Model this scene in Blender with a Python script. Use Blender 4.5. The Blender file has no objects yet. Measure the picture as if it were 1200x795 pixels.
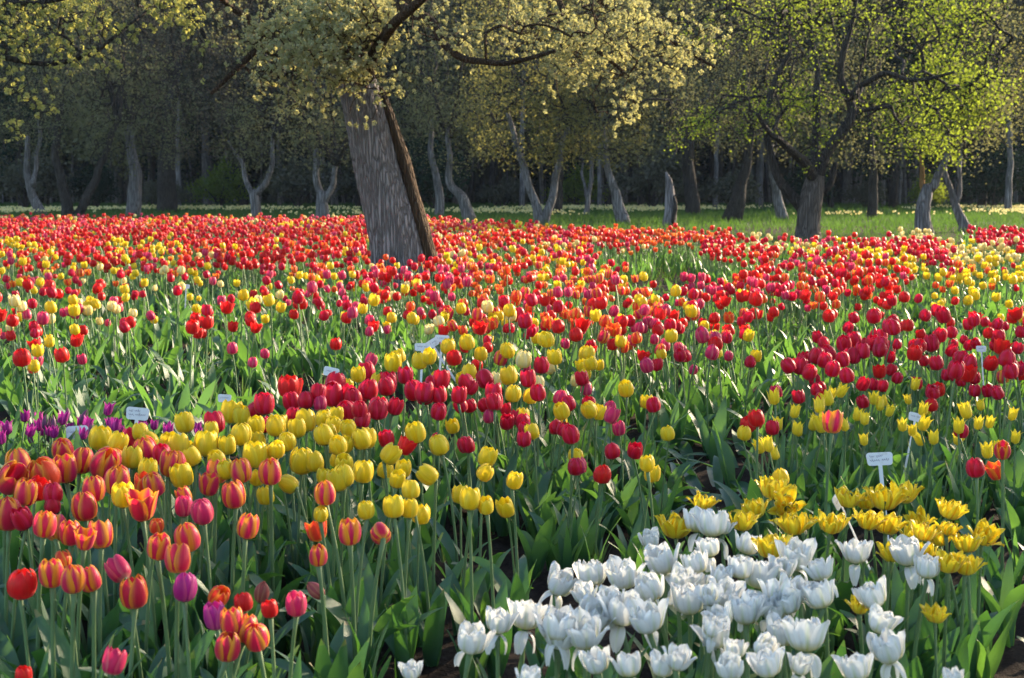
import bpy, math, random
import numpy as np
from math import sin, cos, tan, pi, radians, atan, atan2
from mathutils import Vector, Matrix

rng = np.random.default_rng(11)
random.seed(11)
S = bpy.context.scene
COL = S.collection

# ------------------------------------------------------------------ camera, sky, sun, exposure
FPX = 1667.0; CX = 600.0; CY = 397.5; HZ = 218.0; EYE = 1.15
PITCH = atan((CY - HZ) / FPX)
cam_d = bpy.data.cameras.new('camera'); cam = bpy.data.objects.new('camera', cam_d)
COL.objects.link(cam); S.camera = cam
cam.location = (0, 0, EYE)
cam.rotation_euler = (pi / 2 - PITCH, 0, 0)
cam_d.sensor_width = 36; cam_d.lens = 50.0
cam_d.clip_start = 0.05; cam_d.clip_end = 600
cam_d.dof.use_dof = True; cam_d.dof.focus_distance = 5.0; cam_d.dof.aperture_fstop = 9.0

SUN_AZ = 50.0    # degrees from the viewing direction towards the right
SUN_EL = 18.0
HAZE = 0.00018
W = bpy.data.worlds.new('World'); S.world = W; W.use_nodes = True
wn = W.node_tree.nodes; wl = W.node_tree.links
sky = wn.new('ShaderNodeTexSky'); sky.sky_type = 'NISHITA'; sky.sun_disc = False
sky.sun_elevation = radians(SUN_EL); sky.sun_rotation = radians(SUN_AZ)
sky.air_density = 1.0; sky.dust_density = 1.2; sky.ozone_density = 1.0
wl.new(sky.outputs[0], wn['Background'].inputs[0]); wn['Background'].inputs[1].default_value = 0.135
sun_d = bpy.data.lights.new('sun', 'SUN'); sun = bpy.data.objects.new('sun', sun_d); COL.objects.link(sun)
sun_d.energy = 5.0; sun_d.angle = radians(0.6); sun_d.color = (1.0, 0.80, 0.56)
sv = Vector((sin(radians(SUN_AZ)) * cos(radians(SUN_EL)), cos(radians(SUN_AZ)) * cos(radians(SUN_EL)), sin(radians(SUN_EL))))
sun.rotation_euler = sv.to_track_quat('Z', 'Y').to_euler()
S.view_settings.view_transform = 'Standard'; S.view_settings.look = 'None'
S.view_settings.gamma = 1.0; S.view_settings.use_curve_mapping = False
S.view_settings.exposure = 1.66
S.render.engine = 'CYCLES'
S.cycles.use_denoising = True
S.cycles.max_bounces = 6; S.cycles.diffuse_bounces = 3; S.cycles.glossy_bounces = 2
S.cycles.transmission_bounces = 4; S.cycles.transparent_max_bounces = 4

# ------------------------------------------------------------------ pixel <-> place
CP, SP = cos(PITCH), sin(PITCH)
def ray(x, y):
    r = (x - CX) / FPX; u = (CY - y) / FPX
    return np.array([r, CP + SP * u, CP * u - SP])
def at_depth(x, y, d):                       # the place seen at pixel x,y at ground distance d
    v = ray(x, y); return np.array([0, 0, EYE]) + v * (d / v[1])
def at_z(x, y, z):                           # the place seen at pixel x,y at height z
    v = ray(x, y); return np.array([0, 0, EYE]) + v * ((z - EYE) / v[2])
def to_px(P):
    P = np.atleast_2d(P); X = P[:, 0]; Y = P[:, 1]; Z = P[:, 2] - EYE
    f = Y * CP - Z * SP; u = Y * SP + Z * CP
    return CX + FPX * X / f, CY - FPX * u / f
def depth_of_base(y): return FPX * EYE / (y - HZ)

def in_poly(px, py, poly):
    inside = np.zeros(px.shape, bool); n = len(poly)
    for i in range(n):
        x1, y1 = poly[i]; x2, y2 = poly[(i + 1) % n]
        c = ((y1 > py) != (y2 > py)) & (px < (x2 - x1) * (py - y1) / ((y2 - y1) if y2 != y1 else 1e-9) + x1)
        inside ^= c
    return inside

# ------------------------------------------------------------------ objects
def tag(o, label=None, cat=None, group=None, kind=None):
    if label: o['label'] = label
    if cat: o['category'] = cat
    if group: o['group'] = group
    if kind: o['kind'] = kind
    return o
def link(o, parent=None):
    COL.objects.link(o)
    if parent is not None: o.parent = parent
    return o
def empty(name, loc):
    o = bpy.data.objects.new(name, None); o.empty_display_size = 0.1
    COL.objects.link(o); o.location = loc
    return o
def mesh_obj(name, V, F, mats, parent=None, uv=None, mi=None, rnd=None, smooth=True):
    """V n x 3, F list of arrays (quads k x 4 and/or tris k x 3)"""
    if not isinstance(F, (list, tuple)): F = [F]
    F = [np.asarray(f, dtype=np.int32) for f in F if len(f)]
    me = bpy.data.meshes.new(name)
    V = np.asarray(V, dtype=np.float32)
    loops = np.concatenate([f.ravel() for f in F])
    sizes = np.concatenate([np.full(len(f), f.shape[1], np.int32) for f in F])
    starts = np.concatenate([[0], np.cumsum(sizes)[:-1]]).astype(np.int32)
    me.vertices.add(len(V)); me.vertices.foreach_set('co', V.ravel())
    me.loops.add(len(loops)); me.loops.foreach_set('vertex_index', loops)
    me.polygons.add(len(sizes)); me.polygons.foreach_set('loop_start', starts)
    try: me.polygons.foreach_set('loop_total', sizes)
    except Exception: pass
    for m in (mats if isinstance(mats, (list, tuple)) else [mats]): me.materials.append(m)
    if mi is not None: me.polygons.foreach_set('material_index', np.asarray(mi, dtype=np.int32))
    me.update(calc_edges=True)
    me.polygons.foreach_set('use_smooth', np.full(len(sizes), smooth))
    if uv is not None:
        l = me.uv_layers.new(name='UVMap'); l.data.foreach_set('uv', np.asarray(uv, dtype=np.float32)[loops].ravel())
    if rnd is not None:
        a = me.attributes.new('rnd', 'FLOAT', 'POINT'); a.data.foreach_set('value', np.asarray(rnd, dtype=np.float32))
    o = bpy.data.objects.new(name, me)
    return link(o, parent)

def grid_faces(nu, nv, wrap=False):
    """grid of nv rows x nu columns"""
    f = []
    for j in range(nv - 1):
        for i in range(nu if wrap else nu - 1):
            k = (i + 1) % nu
            f.append((j * nu + i, j * nu + k, (j + 1) * nu + k, (j + 1) * nu + i))
    return np.array(f, np.int32)

def tube(P, R, n=8, cap=True, ridges=None):
    """P k x 3, R k -> V, F (quads + cap tris), uv"""
    P = np.asarray(P, float); R = np.asarray(R, float); k = len(P)
    T = np.gradient(P, axis=0); T /= np.linalg.norm(T, axis=1)[:, None] + 1e-12
    ref = np.array([1.0, 0, 0]) if abs(T[0][0]) < .8 else np.array([0, 1.0, 0])
    A = []; a = ref - T[0] * (ref @ T[0]); a /= np.linalg.norm(a)
    for t in T:
        a = a - t * (a @ t); a /= np.linalg.norm(a) + 1e-12; A.append(a)
    A = np.array(A); B = np.cross(T, A)
    th = np.linspace(0, 2 * pi, n, endpoint=False)
    rr = R[:, None] * np.ones((k, n))
    if ridges is not None: rr = rr * ridges(k, n)
    V = P[:, None, :] + rr[:, :, None] * (A[:, None, :] * np.cos(th)[None, :, None] + B[:, None, :] * np.sin(th)[None, :, None])
    L = np.concatenate([[0], np.cumsum(np.linalg.norm(np.diff(P, axis=0), axis=1))])
    uv = np.stack([np.broadcast_to(th / (2 * pi), (k, n)), np.broadcast_to(L[:, None], (k, n))], -1).reshape(-1, 2)
    V = V.reshape(-1, 3); F = [grid_faces(n, k, True)]
    if cap:
        V = np.vstack([V, P[-1:] + T[-1:] * R[-1] * .5, P[:1]]); uv = np.vstack([uv, [[.5, L[-1]], [.5, 0]]])
        top = [((k - 1) * n + i, (k - 1) * n + (i + 1) % n, k * n) for i in range(n)]
        bot = [((i + 1) % n, i, k * n + 1) for i in range(n)]
        F.append(np.array(top + bot, np.int32))
    return V, F, uv

def resample(pts, step, wig=0.0, r=None):
    """smooth a polyline of (x,y,z,radius) rows"""
    pts = np.asarray(pts, float)
    L = np.concatenate([[0], np.cumsum(np.linalg.norm(np.diff(pts[:, :3], axis=0), axis=1))])
    n = max(3, int(L[-1] / step) + 1); t = np.linspace(0, L[-1], n)
    out = np.stack([np.interp(t, L, pts[:, i]) for i in range(4)], 1)
    for _ in range(max(1, n // 12 + 1)):
        s = out.copy(); s[1:-1] = (out[:-2] + 2 * out[1:-1] + out[2:]) / 4; out = s
    if wig and r is not None:
        ph = r.uniform(0, 6.28, 6); 
        for i in range(3):
            out[1:, i] += wig * (np.sin(t[1:] * 2.1 + ph[i]) + .6 * np.sin(t[1:] * 5.3 + ph[i + 3])) * min(1, 1)
    return out

# ------------------------------------------------------------------ materials
def new_mat(name):
    m = bpy.data.materials.new(name); m.use_nodes = True
    nt = m.node_tree; nt.nodes.clear()
    return m, nt.nodes, nt.links
class NT:
    def __init__(s, name):
        s.m, s.n, s.l = new_mat(name)
    def node(s, t, **kw):
        x = s.n.new(t)
        for k, v in kw.items():
            if k.startswith('i_'):
                x.inputs[k[2:].replace('_', ' ')].default_value = v
            else: setattr(x, k, v)
        return x
    def math(s, op, a, b=None, c=None, clamp=False):
        x = s.n.new('ShaderNodeMath'); x.operation = op; x.use_clamp = clamp
        for i, v in enumerate((a, b, c)):
            if v is None: continue
            if isinstance(v, (int, float)): x.inputs[i].default_value = v
            else: s.l.new(v, x.inputs[i])
        return x.outputs[0]
    def mix(s, f, a, b, mode='MIX'):
        x = s.n.new('ShaderNodeMix'); x.data_type = 'RGBA'; x.blend_type = mode; x.clamp_factor = True
        for i, v in ((0, f), (6, a), (7, b)):
            if isinstance(v, (int, float)): x.inputs[i].default_value = v
            elif isinstance(v, tuple): x.inputs[i].default_value = (*v[:3], 1)
            else: s.l.new(v, x.inputs[i])
        return x.outputs[2]
    def ramp(s, f, stops):
        x = s.n.new('ShaderNodeValToRGB'); e = x.color_ramp.elements
        while len(e) < len(stops): e.new(0.5)
        for el, (p, c) in zip(e, stops):
            el.position = p; el.color = (*c, 1) if isinstance(c, tuple) else (c, c, c, 1)
        s.l.new(f, x.inputs[0]); return x.outputs[0]
    def noise(s, vec, scale, detail=3, rough=.55):
        x = s.n.new('ShaderNodeTexNoise'); x.inputs['Scale'].default_value = scale
        x.inputs['Detail'].default_value = detail; x.inputs['Roughness'].default_value = rough
        if vec is not None: s.l.new(vec, x.inputs['Vector'])
        return x.outputs['Fac']
    def mapping(s, vec, scale=(1, 1, 1), loc=None):
        x = s.n.new('ShaderNodeMapping'); x.inputs['Scale'].default_value = scale
        s.l.new(vec, x.inputs['Vector'])
        if loc is not None: s.l.new(loc, x.inputs['Location'])
        return x.outputs[0]
    def out(s, sh): o = s.n.new('ShaderNodeOutputMaterial'); s.l.new(sh, o.inputs['Surface']); return s.m
    def bsdf(s, col, rough=.5, spec=.4, bump=None, bstr=.3, bdist=.01, trans=0, tcol=None, sheen=0):
        p = s.n.new('ShaderNodeBsdfPrincipled')
        if isinstance(col, tuple): p.inputs['Base Color'].default_value = (*col, 1)
        else: s.l.new(col, p.inputs['Base Color'])
        if isinstance(rough, (int, float)): p.inputs['Roughness'].default_value = rough
        else: s.l.new(rough, p.inputs['Roughness'])
        p.inputs['Specular IOR Level'].default_value = spec
        if sheen: p.inputs['Sheen Weight'].default_value = sheen
        if bump is not None:
            b = s.n.new('ShaderNodeBump'); b.inputs['Strength'].default_value = bstr; b.inputs['Distance'].default_value = bdist
            s.l.new(bump, b.inputs['Height']); s.l.new(b.outputs[0], p.inputs['Normal'])
        if not trans: return p.outputs[0]
        t = s.n.new('ShaderNodeBsdfTranslucent')
        tc = col if tcol is None else tcol
        if isinstance(tc, tuple): t.inputs[0].default_value = (*tc, 1)
        else: s.l.new(tc, t.inputs[0])
        x = s.n.new('ShaderNodeMixShader'); x.inputs[0].default_value = trans
        s.l.new(p.outputs[0], x.inputs[1]); s.l.new(t.outputs[0], x.inputs[2])
        return x.outputs[0]
    def rnd(s):
        """a number per thing: its own random plus the mesh's 'rnd' attribute"""
        o = s.n.new('ShaderNodeObjectInfo').outputs['Random']
        a = s.n.new('ShaderNodeAttribute'); a.attribute_name = 'rnd'
        return s.math('FRACT', s.math('ADD', o, a.outputs['Fac']))
    def attr(s):
        a = s.n.new('ShaderNodeAttribute'); a.attribute_name = 'rnd'; return a.outputs['Fac']

def petal_mat(name, mid, edge, base, mid2=None, edge2=None, w0=.35, w1=.85, streak=.5, trans=.38, basev=.18, tip=0.0, rib=None):
    t = NT(name)
    uv = t.n.new('ShaderNodeUVMap'); uv.uv_map = 'UVMap'
    sx = t.n.new('ShaderNodeSeparateXYZ'); t.l.new(uv.outputs[0], sx.inputs[0])
    r = t.attr()
    u = t.math('ABSOLUTE', t.math('SUBTRACT', t.math('MULTIPLY', sx.outputs[0], 2.0), 1.0))
    v = sx.outputs[1]
    cmb = t.n.new('ShaderNodeCombineXYZ'); t.l.new(sx.outputs[0], cmb.inputs[0]); t.l.new(v, cmb.inputs[1]); t.l.new(t.math('MULTIPLY', r, 37.0), cmb.inputs[2])
    nz = t.noise(t.mapping(cmb.outputs[0], (14, 1.6, 1)), 1.0, 3)
    big = t.noise(t.mapping(cmb.outputs[0], (1.5, 1.2, 1)), 1.4, 2)
    e = t.math('ADD', u, t.math('MULTIPLY', t.math('SUBTRACT', nz, .5), streak))
    e = t.math('ADD', e, t.math('MULTIPLY', t.math('POWER', v, 3.0), tip))
    e = t.math('ADD', e, t.math('MULTIPLY', t.math('SUBTRACT', r, .5), .35))
    mr = t.n.new('ShaderNodeMapRange'); mr.interpolation_type = 'SMOOTHSTEP'
    t.l.new(e, mr.inputs[0]); mr.inputs[1].default_value = w0; mr.inputs[2].default_value = w1
    m = t.mix(t.math('MULTIPLY', r, 1.0), mid, mid2 or mid); g = t.mix(t.math('FRACT', t.math('MULTIPLY', r, 7.0)), edge, edge2 or edge)
    c = t.mix(mr.outputs[0], m, g)
    if rib:
        rb = t.math('MULTIPLY', t.math('SUBTRACT', 1.0, t.math('MULTIPLY', u, 4.0), clamp=True), t.math('SUBTRACT', 1.0, v), clamp=True)
        c = t.mix(t.math('MULTIPLY', rb, .8), c, rib)
    bm = t.n.new('ShaderNodeMapRange'); t.l.new(t.math('ADD', v, t.math('MULTIPLY', t.math('SUBTRACT', big, .5), .12)), bm.inputs[0])
    bm.inputs[1].default_value = 0.0; bm.inputs[2].default_value = basev; bm.inputs[3].default_value = .9; bm.inputs[4].default_value = 0
    c = t.mix(bm.outputs[0], c, base)
    hs = t.n.new('ShaderNodeHueSaturation'); t.l.new(c, hs.inputs['Color'])
    t.l.new(t.math('ADD', .84, t.math('MULTIPLY', big, .32)), hs.inputs['Value'])
    c = t.mix(t.math('MULTIPLY', t.ramp(nz, [(.40, 1.0), (.56, 0.0)]), .22), hs.outputs[0], t.mix(1.0, hs.outputs[0], (.72, .66, .60), 'MULTIPLY'))
    return t.out(t.bsdf(c, .42, .3, bump=nz, bstr=.25, bdist=.002, trans=trans, sheen=.15))

PM = {
 'S': petal_mat('petal_flamed', (.64, .018, .055), (.92, .46, .03), (.84, .50, .05), (.68, .02, .12), (.90, .30, .03), w0=.26, w1=.90, streak=.30, tip=.22),
 'O': petal_mat('petal_orange', (.80, .07, .02), (.90, .30, .03), (.85, .5, .05), (.75, .04, .03), (.9, .45, .05), w0=.2, w1=.9, streak=.6),
 'C': petal_mat('petal_crimson', (.55, .003, .025), (.76, .012, .055), (.3, .03, .03), (.66, .006, .018), (.78, .025, .12), w0=.1, w1=1.0, streak=.6),
 'R': petal_mat('petal_scarlet', (.66, .010, .010), (.78, .018, .016), (.6, .2, .02), (.74, .014, .02), (.80, .04, .015), w0=.2, w1=1.0, streak=.5),
 'P': petal_mat('petal_pink', (.62, .02, .11), (.80, .20, .22), (.75, .5, .35), (.66, .03, .16), (.78, .10, .16), w0=.3, w1=1.0, streak=.5),
 'G': petal_mat('petal_magenta', (.50, .015, .22), (.80, .10, .26), (.7, .5, .5), (.55, .02, .28), (.75, .12, .40), w0=.3, w1=1.0, streak=.5),
 'M': petal_mat('petal_purple', (.25, .008, .17), (.52, .04, .34), (.2, .02, .15), (.35, .01, .22), (.6, .08, .4), w0=.3, w1=1.0, streak=.4),
 'V': petal_mat('petal_violet_bud', (.13, .05, .12), (.22, .08, .18), (.12, .12, .08), (.17, .06, .15), (.25, .1, .2), w0=.3, w1=1.0, streak=.4),
 'Y': petal_mat('petal_yellow', (.80, .57, .010), (.87, .68, .03), (.55, .58, .05), (.84, .62, .012), (.89, .74, .05), w0=.2, w1=1.0, streak=.5),
 'L': petal_mat('petal_lemon', (.80, .60, .02), (.88, .70, .04), (.55, .58, .05), (.78, .62, .03), (.90, .72, .05), w0=.2, w1=1.0, streak=.5),
 'K': petal_mat('petal_cream', (.82, .66, .20), (.88, .80, .42), (.7, .66, .2), (.86, .72, .30), (.9, .84, .5), w0=.2, w1=1.0, streak=.5),
 'W': petal_mat('petal_white', (.80, .81, .80), (.86, .86, .84), (.72, .62, .10), (.83, .84, .80), (.88, .88, .86), w0=.2, w1=1.0, streak=.4, trans=.34, basev=.36, rib=(.50, .60, .18)),
 'D': petal_mat('petal_golden', (.84, .60, .010), (.88, .70, .03), (.6, .60, .08), (.84, .54, .01), (.89, .72, .04), w0=.10, w1=.5, streak=.9, trans=.35, rib=(.72, .22, .01)),
 'B': petal_mat('petal_bud', (.40, .10, .08), (.55, .25, .14), (.25, .3, .12), (.5, .10, .12), (.6, .2, .15), w0=.3, w1=1.0, streak=.5),
}
def leaf_mat(name, c1, c2, tr, trans=.42, rough=.42, veins=True, spec=.4):
    t = NT(name)
    geo = t.n.new('ShaderNodeNewGeometry'); pos = geo.outputs['Position']
    uv = t.n.new('ShaderNodeUVMap'); uv.uv_map = 'UVMap'
    r = t.attr()
    n1 = t.noise(pos, 3.0, 3)
    f = t.math('ADD', t.math('MULTIPLY', n1, .6), t.math('MULTIPLY', r, .5))
    c = t.mix(f, c1, c2)
    v = t.noise(t.mapping(uv.outputs[0], (40, 1.2, 1)), 1.0, 2)
    c = t.mix(t.math('MULTIPLY', v, .35), c, tuple(x * 1.5 for x in c2))
    sp = t.noise(pos, 60.0, 2)
    old = t.math('GREATER_THAN', t.math('ADD', sp, t.math('MULTIPLY', r, .1)), .83)
    c = t.mix(t.math('MULTIPLY', old, .5), c, (.28, .22, .10))
    sxy = t.n.new('ShaderNodeSeparateXYZ'); t.l.new(uv.outputs[0], sxy.inputs[0])
    tipf = t.math('MULTIPLY', t.math('GREATER_THAN', t.math('ADD', sxy.outputs[1], t.math('MULTIPLY', t.math('SUBTRACT', n1, .5), .3)), .93), t.math('GREATER_THAN', r, .55))
    c = t.mix(t.math('MULTIPLY', tipf, .8), c, (.34, .26, .12))
    n9 = t.noise(pos, 14.0, 3)
    c = t.mix(t.math('MULTIPLY', t.ramp(n9, [(.5, 0.0), (.75, 1.0)]), .30), c, (.16, .22, .17))
    return t.out(t.bsdf(c, rough, spec, bump=v, bstr=.35, bdist=.003, trans=trans, tcol=tr))
M_LEAF = leaf_mat('tulip_leaf', (.026, .078, .056), (.060, .135, .080), (.11, .30, .03), trans=.30, spec=.45)
M_STEM = leaf_mat('tulip_stem', (.09, .17, .06), (.14, .22, .09), (.2, .35, .05), trans=.15, rough=.5)
M_LEAF2 = leaf_mat('bed_leaf', (.026, .078, .052), (.060, .135, .070), (.17, .38, .045), trans=.36, spec=.45)
M_THIN = leaf_mat('linear_leaf', (.07, .13, .065), (.13, .19, .11), (.2, .34, .06), trans=.35)
M_GRASS = leaf_mat('grass_blade', (.028, .065, .022), (.06, .11, .03), (.12, .24, .03), trans=.35, rough=.8, spec=.1)

def bark_mat(name, dark, light, sc=1.0, moss=None):
    t = NT(name)
    tc = t.n.new('ShaderNodeTexCoord'); pos = tc.outputs['Object']
    st = t.mapping(pos, (1, 1, .055))
    v = t.n.new('ShaderNodeTexVoronoi'); v.feature = 'DISTANCE_TO_EDGE'; v.inputs['Scale'].default_value = 36 * sc
    wob = t.n.new('ShaderNodeVectorMath'); wob.operation = 'ADD'
    nn = t.n.new('ShaderNodeTexNoise'); nn.inputs['Scale'].default_value = 14 * sc; t.l.new(st, nn.inputs['Vector'])
    sc2 = t.n.new('ShaderNodeVectorMath'); sc2.operation = 'SCALE'; sc2.inputs['Scale'].default_value = .06 / sc
    t.l.new(nn.outputs['Color'], sc2.inputs[0]); t.l.new(st, wob.inputs[0]); t.l.new(sc2.outputs[0], wob.inputs[1])
    t.l.new(wob.outputs[0], v.inputs['Vector'])
    cr = t.ramp(v.outputs['Distance'], [(0.03, 0.0), (.16, .6), (.5, 1.0)])
    fine = t.noise(t.mapping(pos, (1, 1, .25)), 70 * sc, 4)
    big = t.noise(pos, 1.8, 3)
    c = t.mix(cr, dark, light)
    c = t.mix(t.math('MULTIPLY', fine, .45), c, tuple(x * 1.35 for x in light))
    c = t.mix(t.math('MULTIPLY', t.ramp(big, [(.45, 0.0), (.7, 1.0)]), .6), c, moss or dark)
    h = t.math('ADD', cr, t.math('MULTIPLY', fine, .4))
    return t.out(t.bsdf(c, .9, .15, bump=h, bstr=1.0, bdist=.05))
M_BARK = bark_mat('grey_bark', (.045, .038, .036), (.33, .30, .305), 1.0, moss=(.19, .17, .17))
M_BARKB = bark_mat('brown_bark', (.022, .015, .011), (.13, .085, .052), 1.0)
M_BARKL = bark_mat('pale_bark', (.040, .036, .036), (.26, .245, .25), .45, moss=(.07, .065, .055))
M_BARKM = bark_mat('orchard_bark', (.028, .023, .020), (.17, .145, .13), .7, moss=(.06, .05, .035))
M_BARKD = bark_mat('dark_bark', (.015, .013, .012), (.075, .066, .058), .6)
M_WOOD = bark_mat('torn_wood', (.20, .09, .03), (.5, .30, .12), 1.5, moss=(.35, .2, .08))

def crown_mat(name, a, b, tr, trans=.45, rough=.55):
    t = NT(name)
    r = t.attr()
    c = t.mix(r, a, b)
    t2 = t.mix(r, tr, tuple(x * .7 for x in tr))
    return t.out(t.bsdf(c, .8, .06, trans=trans, tcol=t2))

# ------------------------------------------------------------------ ground
def soil_mat():
    t = NT('garden_soil'); tc = t.n.new('ShaderNodeTexCoord'); pos = tc.outputs['Object']
    a = t.noise(pos, 3.0, 4); b = t.noise(pos, 45.0, 6, .7); c = t.noise(pos, 160.0, 3, .7)
    col = t.ramp(b, [(.25, (.020, .014, .012)), (.5, (.050, .037, .031)), (.8, (.105, .08, .066))])
    col = t.mix(t.math('MULTIPLY', a, .5), col, (.035, .026, .022))
    col = t.mix(t.math('MULTIPLY', t.math('GREATER_THAN', c, .70), .5), col, (.26, .21, .16))
    return t.out(t.bsdf(col, .95, .1, bump=t.math('ADD', b, t.math('MULTIPLY', c, .4)), bstr=1.0, bdist=.05))
def turf_mat():
    t = NT('turf'); tc = t.n.new('ShaderNodeTexCoord'); pos = tc.outputs['Object']
    a = t.noise(pos, .12, 4); b = t.noise(pos, 9.0, 5, .7)
    col = t.ramp(b, [(.3, (.014, .032, .010)), (.55, (.036, .075, .018)), (.8, (.075, .11, .035))])
    col = t.mix(t.ramp(a, [(.42, 0.0), (.62, .8)]), col, (.065, .10, .025))
    return t.out(t.bsdf(col, .95, .1, bump=b, bstr=.8, bdist=.05))
n = 60
gx = np.linspace(-250, 250, n); gy = np.concatenate([np.linspace(-40, 120, 40), np.linspace(135, 450, 20)])
GX, GY = np.meshgrid(gx, gy); GZ = np.full(GX.shape, -0.02)
g = mesh_obj('ground', np.stack([GX, GY, GZ], -1).reshape(-1, 3), grid_faces(n, 60), turf_mat())
tag(g, kind='structure')
def fbm(x, y, seed, octs=4, f0=1.0):
    r = np.random.default_rng(seed); z = np.zeros(x.shape)
    for o in range(octs):
        f = f0 * 2 ** o
        for _ in range(4):
            th = r.uniform(0, pi * 2); p = r.uniform(0, 6.28); ff = f * r.uniform(.7, 1.4)
            z += np.sin((x * cos(th) + y * sin(th)) * ff + p) / (2 ** (o * .85)) * .25
    return z
nx, ny = 300, 300
ty = np.linspace(0, 1, ny) ** 1.7; ys = 1.2 + ty * 39
X2 = np.linspace(-1, 1, nx)[None, :] * (3.2 + ys[:, None] * .42); Y2 = np.repeat(ys[:, None], nx, 1)
Z2 = fbm(X2, Y2, 5, 3, 2.5) * .016 + fbm(X2, Y2, 6, 4, 18) * .020 * np.clip(1.5 - Y2 / 12, 0, 1) + rng.normal(0, .004, X2.shape) * np.clip(1.5 - Y2 / 9, 0, 1)
soil = mesh_obj('soil', np.stack([X2, Y2, Z2 + .012], -1).reshape(-1, 3), grid_faces(nx, ny), soil_mat())
tag(soil, kind='structure')

# ------------------------------------------------------------------ tulip shapes
VV = [0, .08, .2, .4, .6, .8, .92, 1.0]
PROF = {
 'egg':  ([.10, .44, .80, 1.0, 1.0, .82, .58, .26], [0, .02, .12, .34, .58, .82, .94, 1.0]),
 'cup':  ([.10, .45, .80, .98, 1.0, .96, .90, .82], [0, .02, .13, .36, .60, .83, .94, 1.0]),
 'open': ([.10, .42, .74, .96, 1.10, 1.26, 1.36, 1.46], [0, .03, .14, .36, .60, .82, .92, .98]),
 'lily': ([.10, .40, .66, .80, .80, .86, 1.02, 1.28], [0, .03, .14, .38, .62, .84, .94, 1.0]),
 'bud':  ([.10, .45, .75, .95, .90, .62, .36, .10], [0, .03, .14, .36, .60, .82, .93, 1.0]),
 'flat': ([.10, .35, .62, .95, 1.25, 1.55, 1.75, 1.85], [0, .04, .16, .34, .50, .60, .62, .60]),
}
def petal(r, H, R, a0, hw, prof, nu, nv, tipk=2.6, ruffle=0.0, mixp=None, mixf=0.0, zoff=0.0, curl=.06):
    v = np.linspace(0, 1, nv); rr, zz = PROF[prof]
    rad = np.interp(v, VV, rr); z = np.interp(v, VV, zz)
    if mixp:
        r2, z2 = PROF[mixp]; rad = rad * (1 - mixf) + np.interp(v, VV, r2) * mixf; z = z * (1 - mixf) + np.interp(v, VV, z2) * mixf
    w = hw * (0.72 + .28 * np.clip(v / .3, 0, 1)) * np.clip(1 - v ** tipk, 0.0, 1) ** .52
    w[-1] = hw * .06
    u = np.linspace(-1, 1, nu)
    U, Vg = np.meshgrid(u, v)
    ang = a0 + U * w[:, None]
    RR = R * rad[:, None] * (1 - curl * U ** 2 * np.clip(Vg * 2, 0, 1)) + zoff
    ZZ = H * z[:, None] + 0 * U
    ZZ = ZZ + H * .02 * np.cos(U * pi * .5) * Vg
    if ruffle:
        ph = r.uniform(0, 6.28, 3)
        RR = RR + R * ruffle * np.sin(U * 5 + ph[0]) * Vg ** 2 + R * ruffle * .5 * np.sin(U * 9 + ph[1] + Vg * 6) * Vg ** 2
        ZZ = ZZ + H * ruffle * .5 * np.sin(U * 8 + ph[2]) * Vg ** 3
    P = np.stack([RR * np.cos(ang), RR * np.sin(ang), ZZ], -1).reshape(-1, 3)
    uv = np.stack([U * .5 + .5, Vg], -1).reshape(-1, 2)
    return P, grid_faces(nu, nv), uv
def droop_petal(r, H, R, a0, nu, nv):
    v = np.linspace(0, 1, nv); u = np.linspace(-1, 1, nu); U, Vg = np.meshgrid(u, v)
    k = r.uniform(.35, .9)
    out = R * (.15 + k * np.sin(v * 1.9)); z = -H * (.05 + .85 * v ** 1.3) + H * .12 * np.sin(v * pi)
    w = R * .42 * np.sin(pi * np.clip(v * .82 + .1, 0, 1)) ** .7
    X = out[:, None] + 0 * U - .12 * R * U ** 2; Yv = U * w[:, None]; Z = z[:, None] + R * .05 * np.sin(U * 6 + r.uniform(0, 6)) * Vg
    c, s = cos(a0), sin(a0)
    P = np.stack([X * c - Yv * s, X * s + Yv * c, Z], -1).reshape(-1, 3)
    return P, grid_faces(nu, nv), np.stack([U * .5 + .5, Vg * .8 + .2], -1).reshape(-1, 2)

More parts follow.
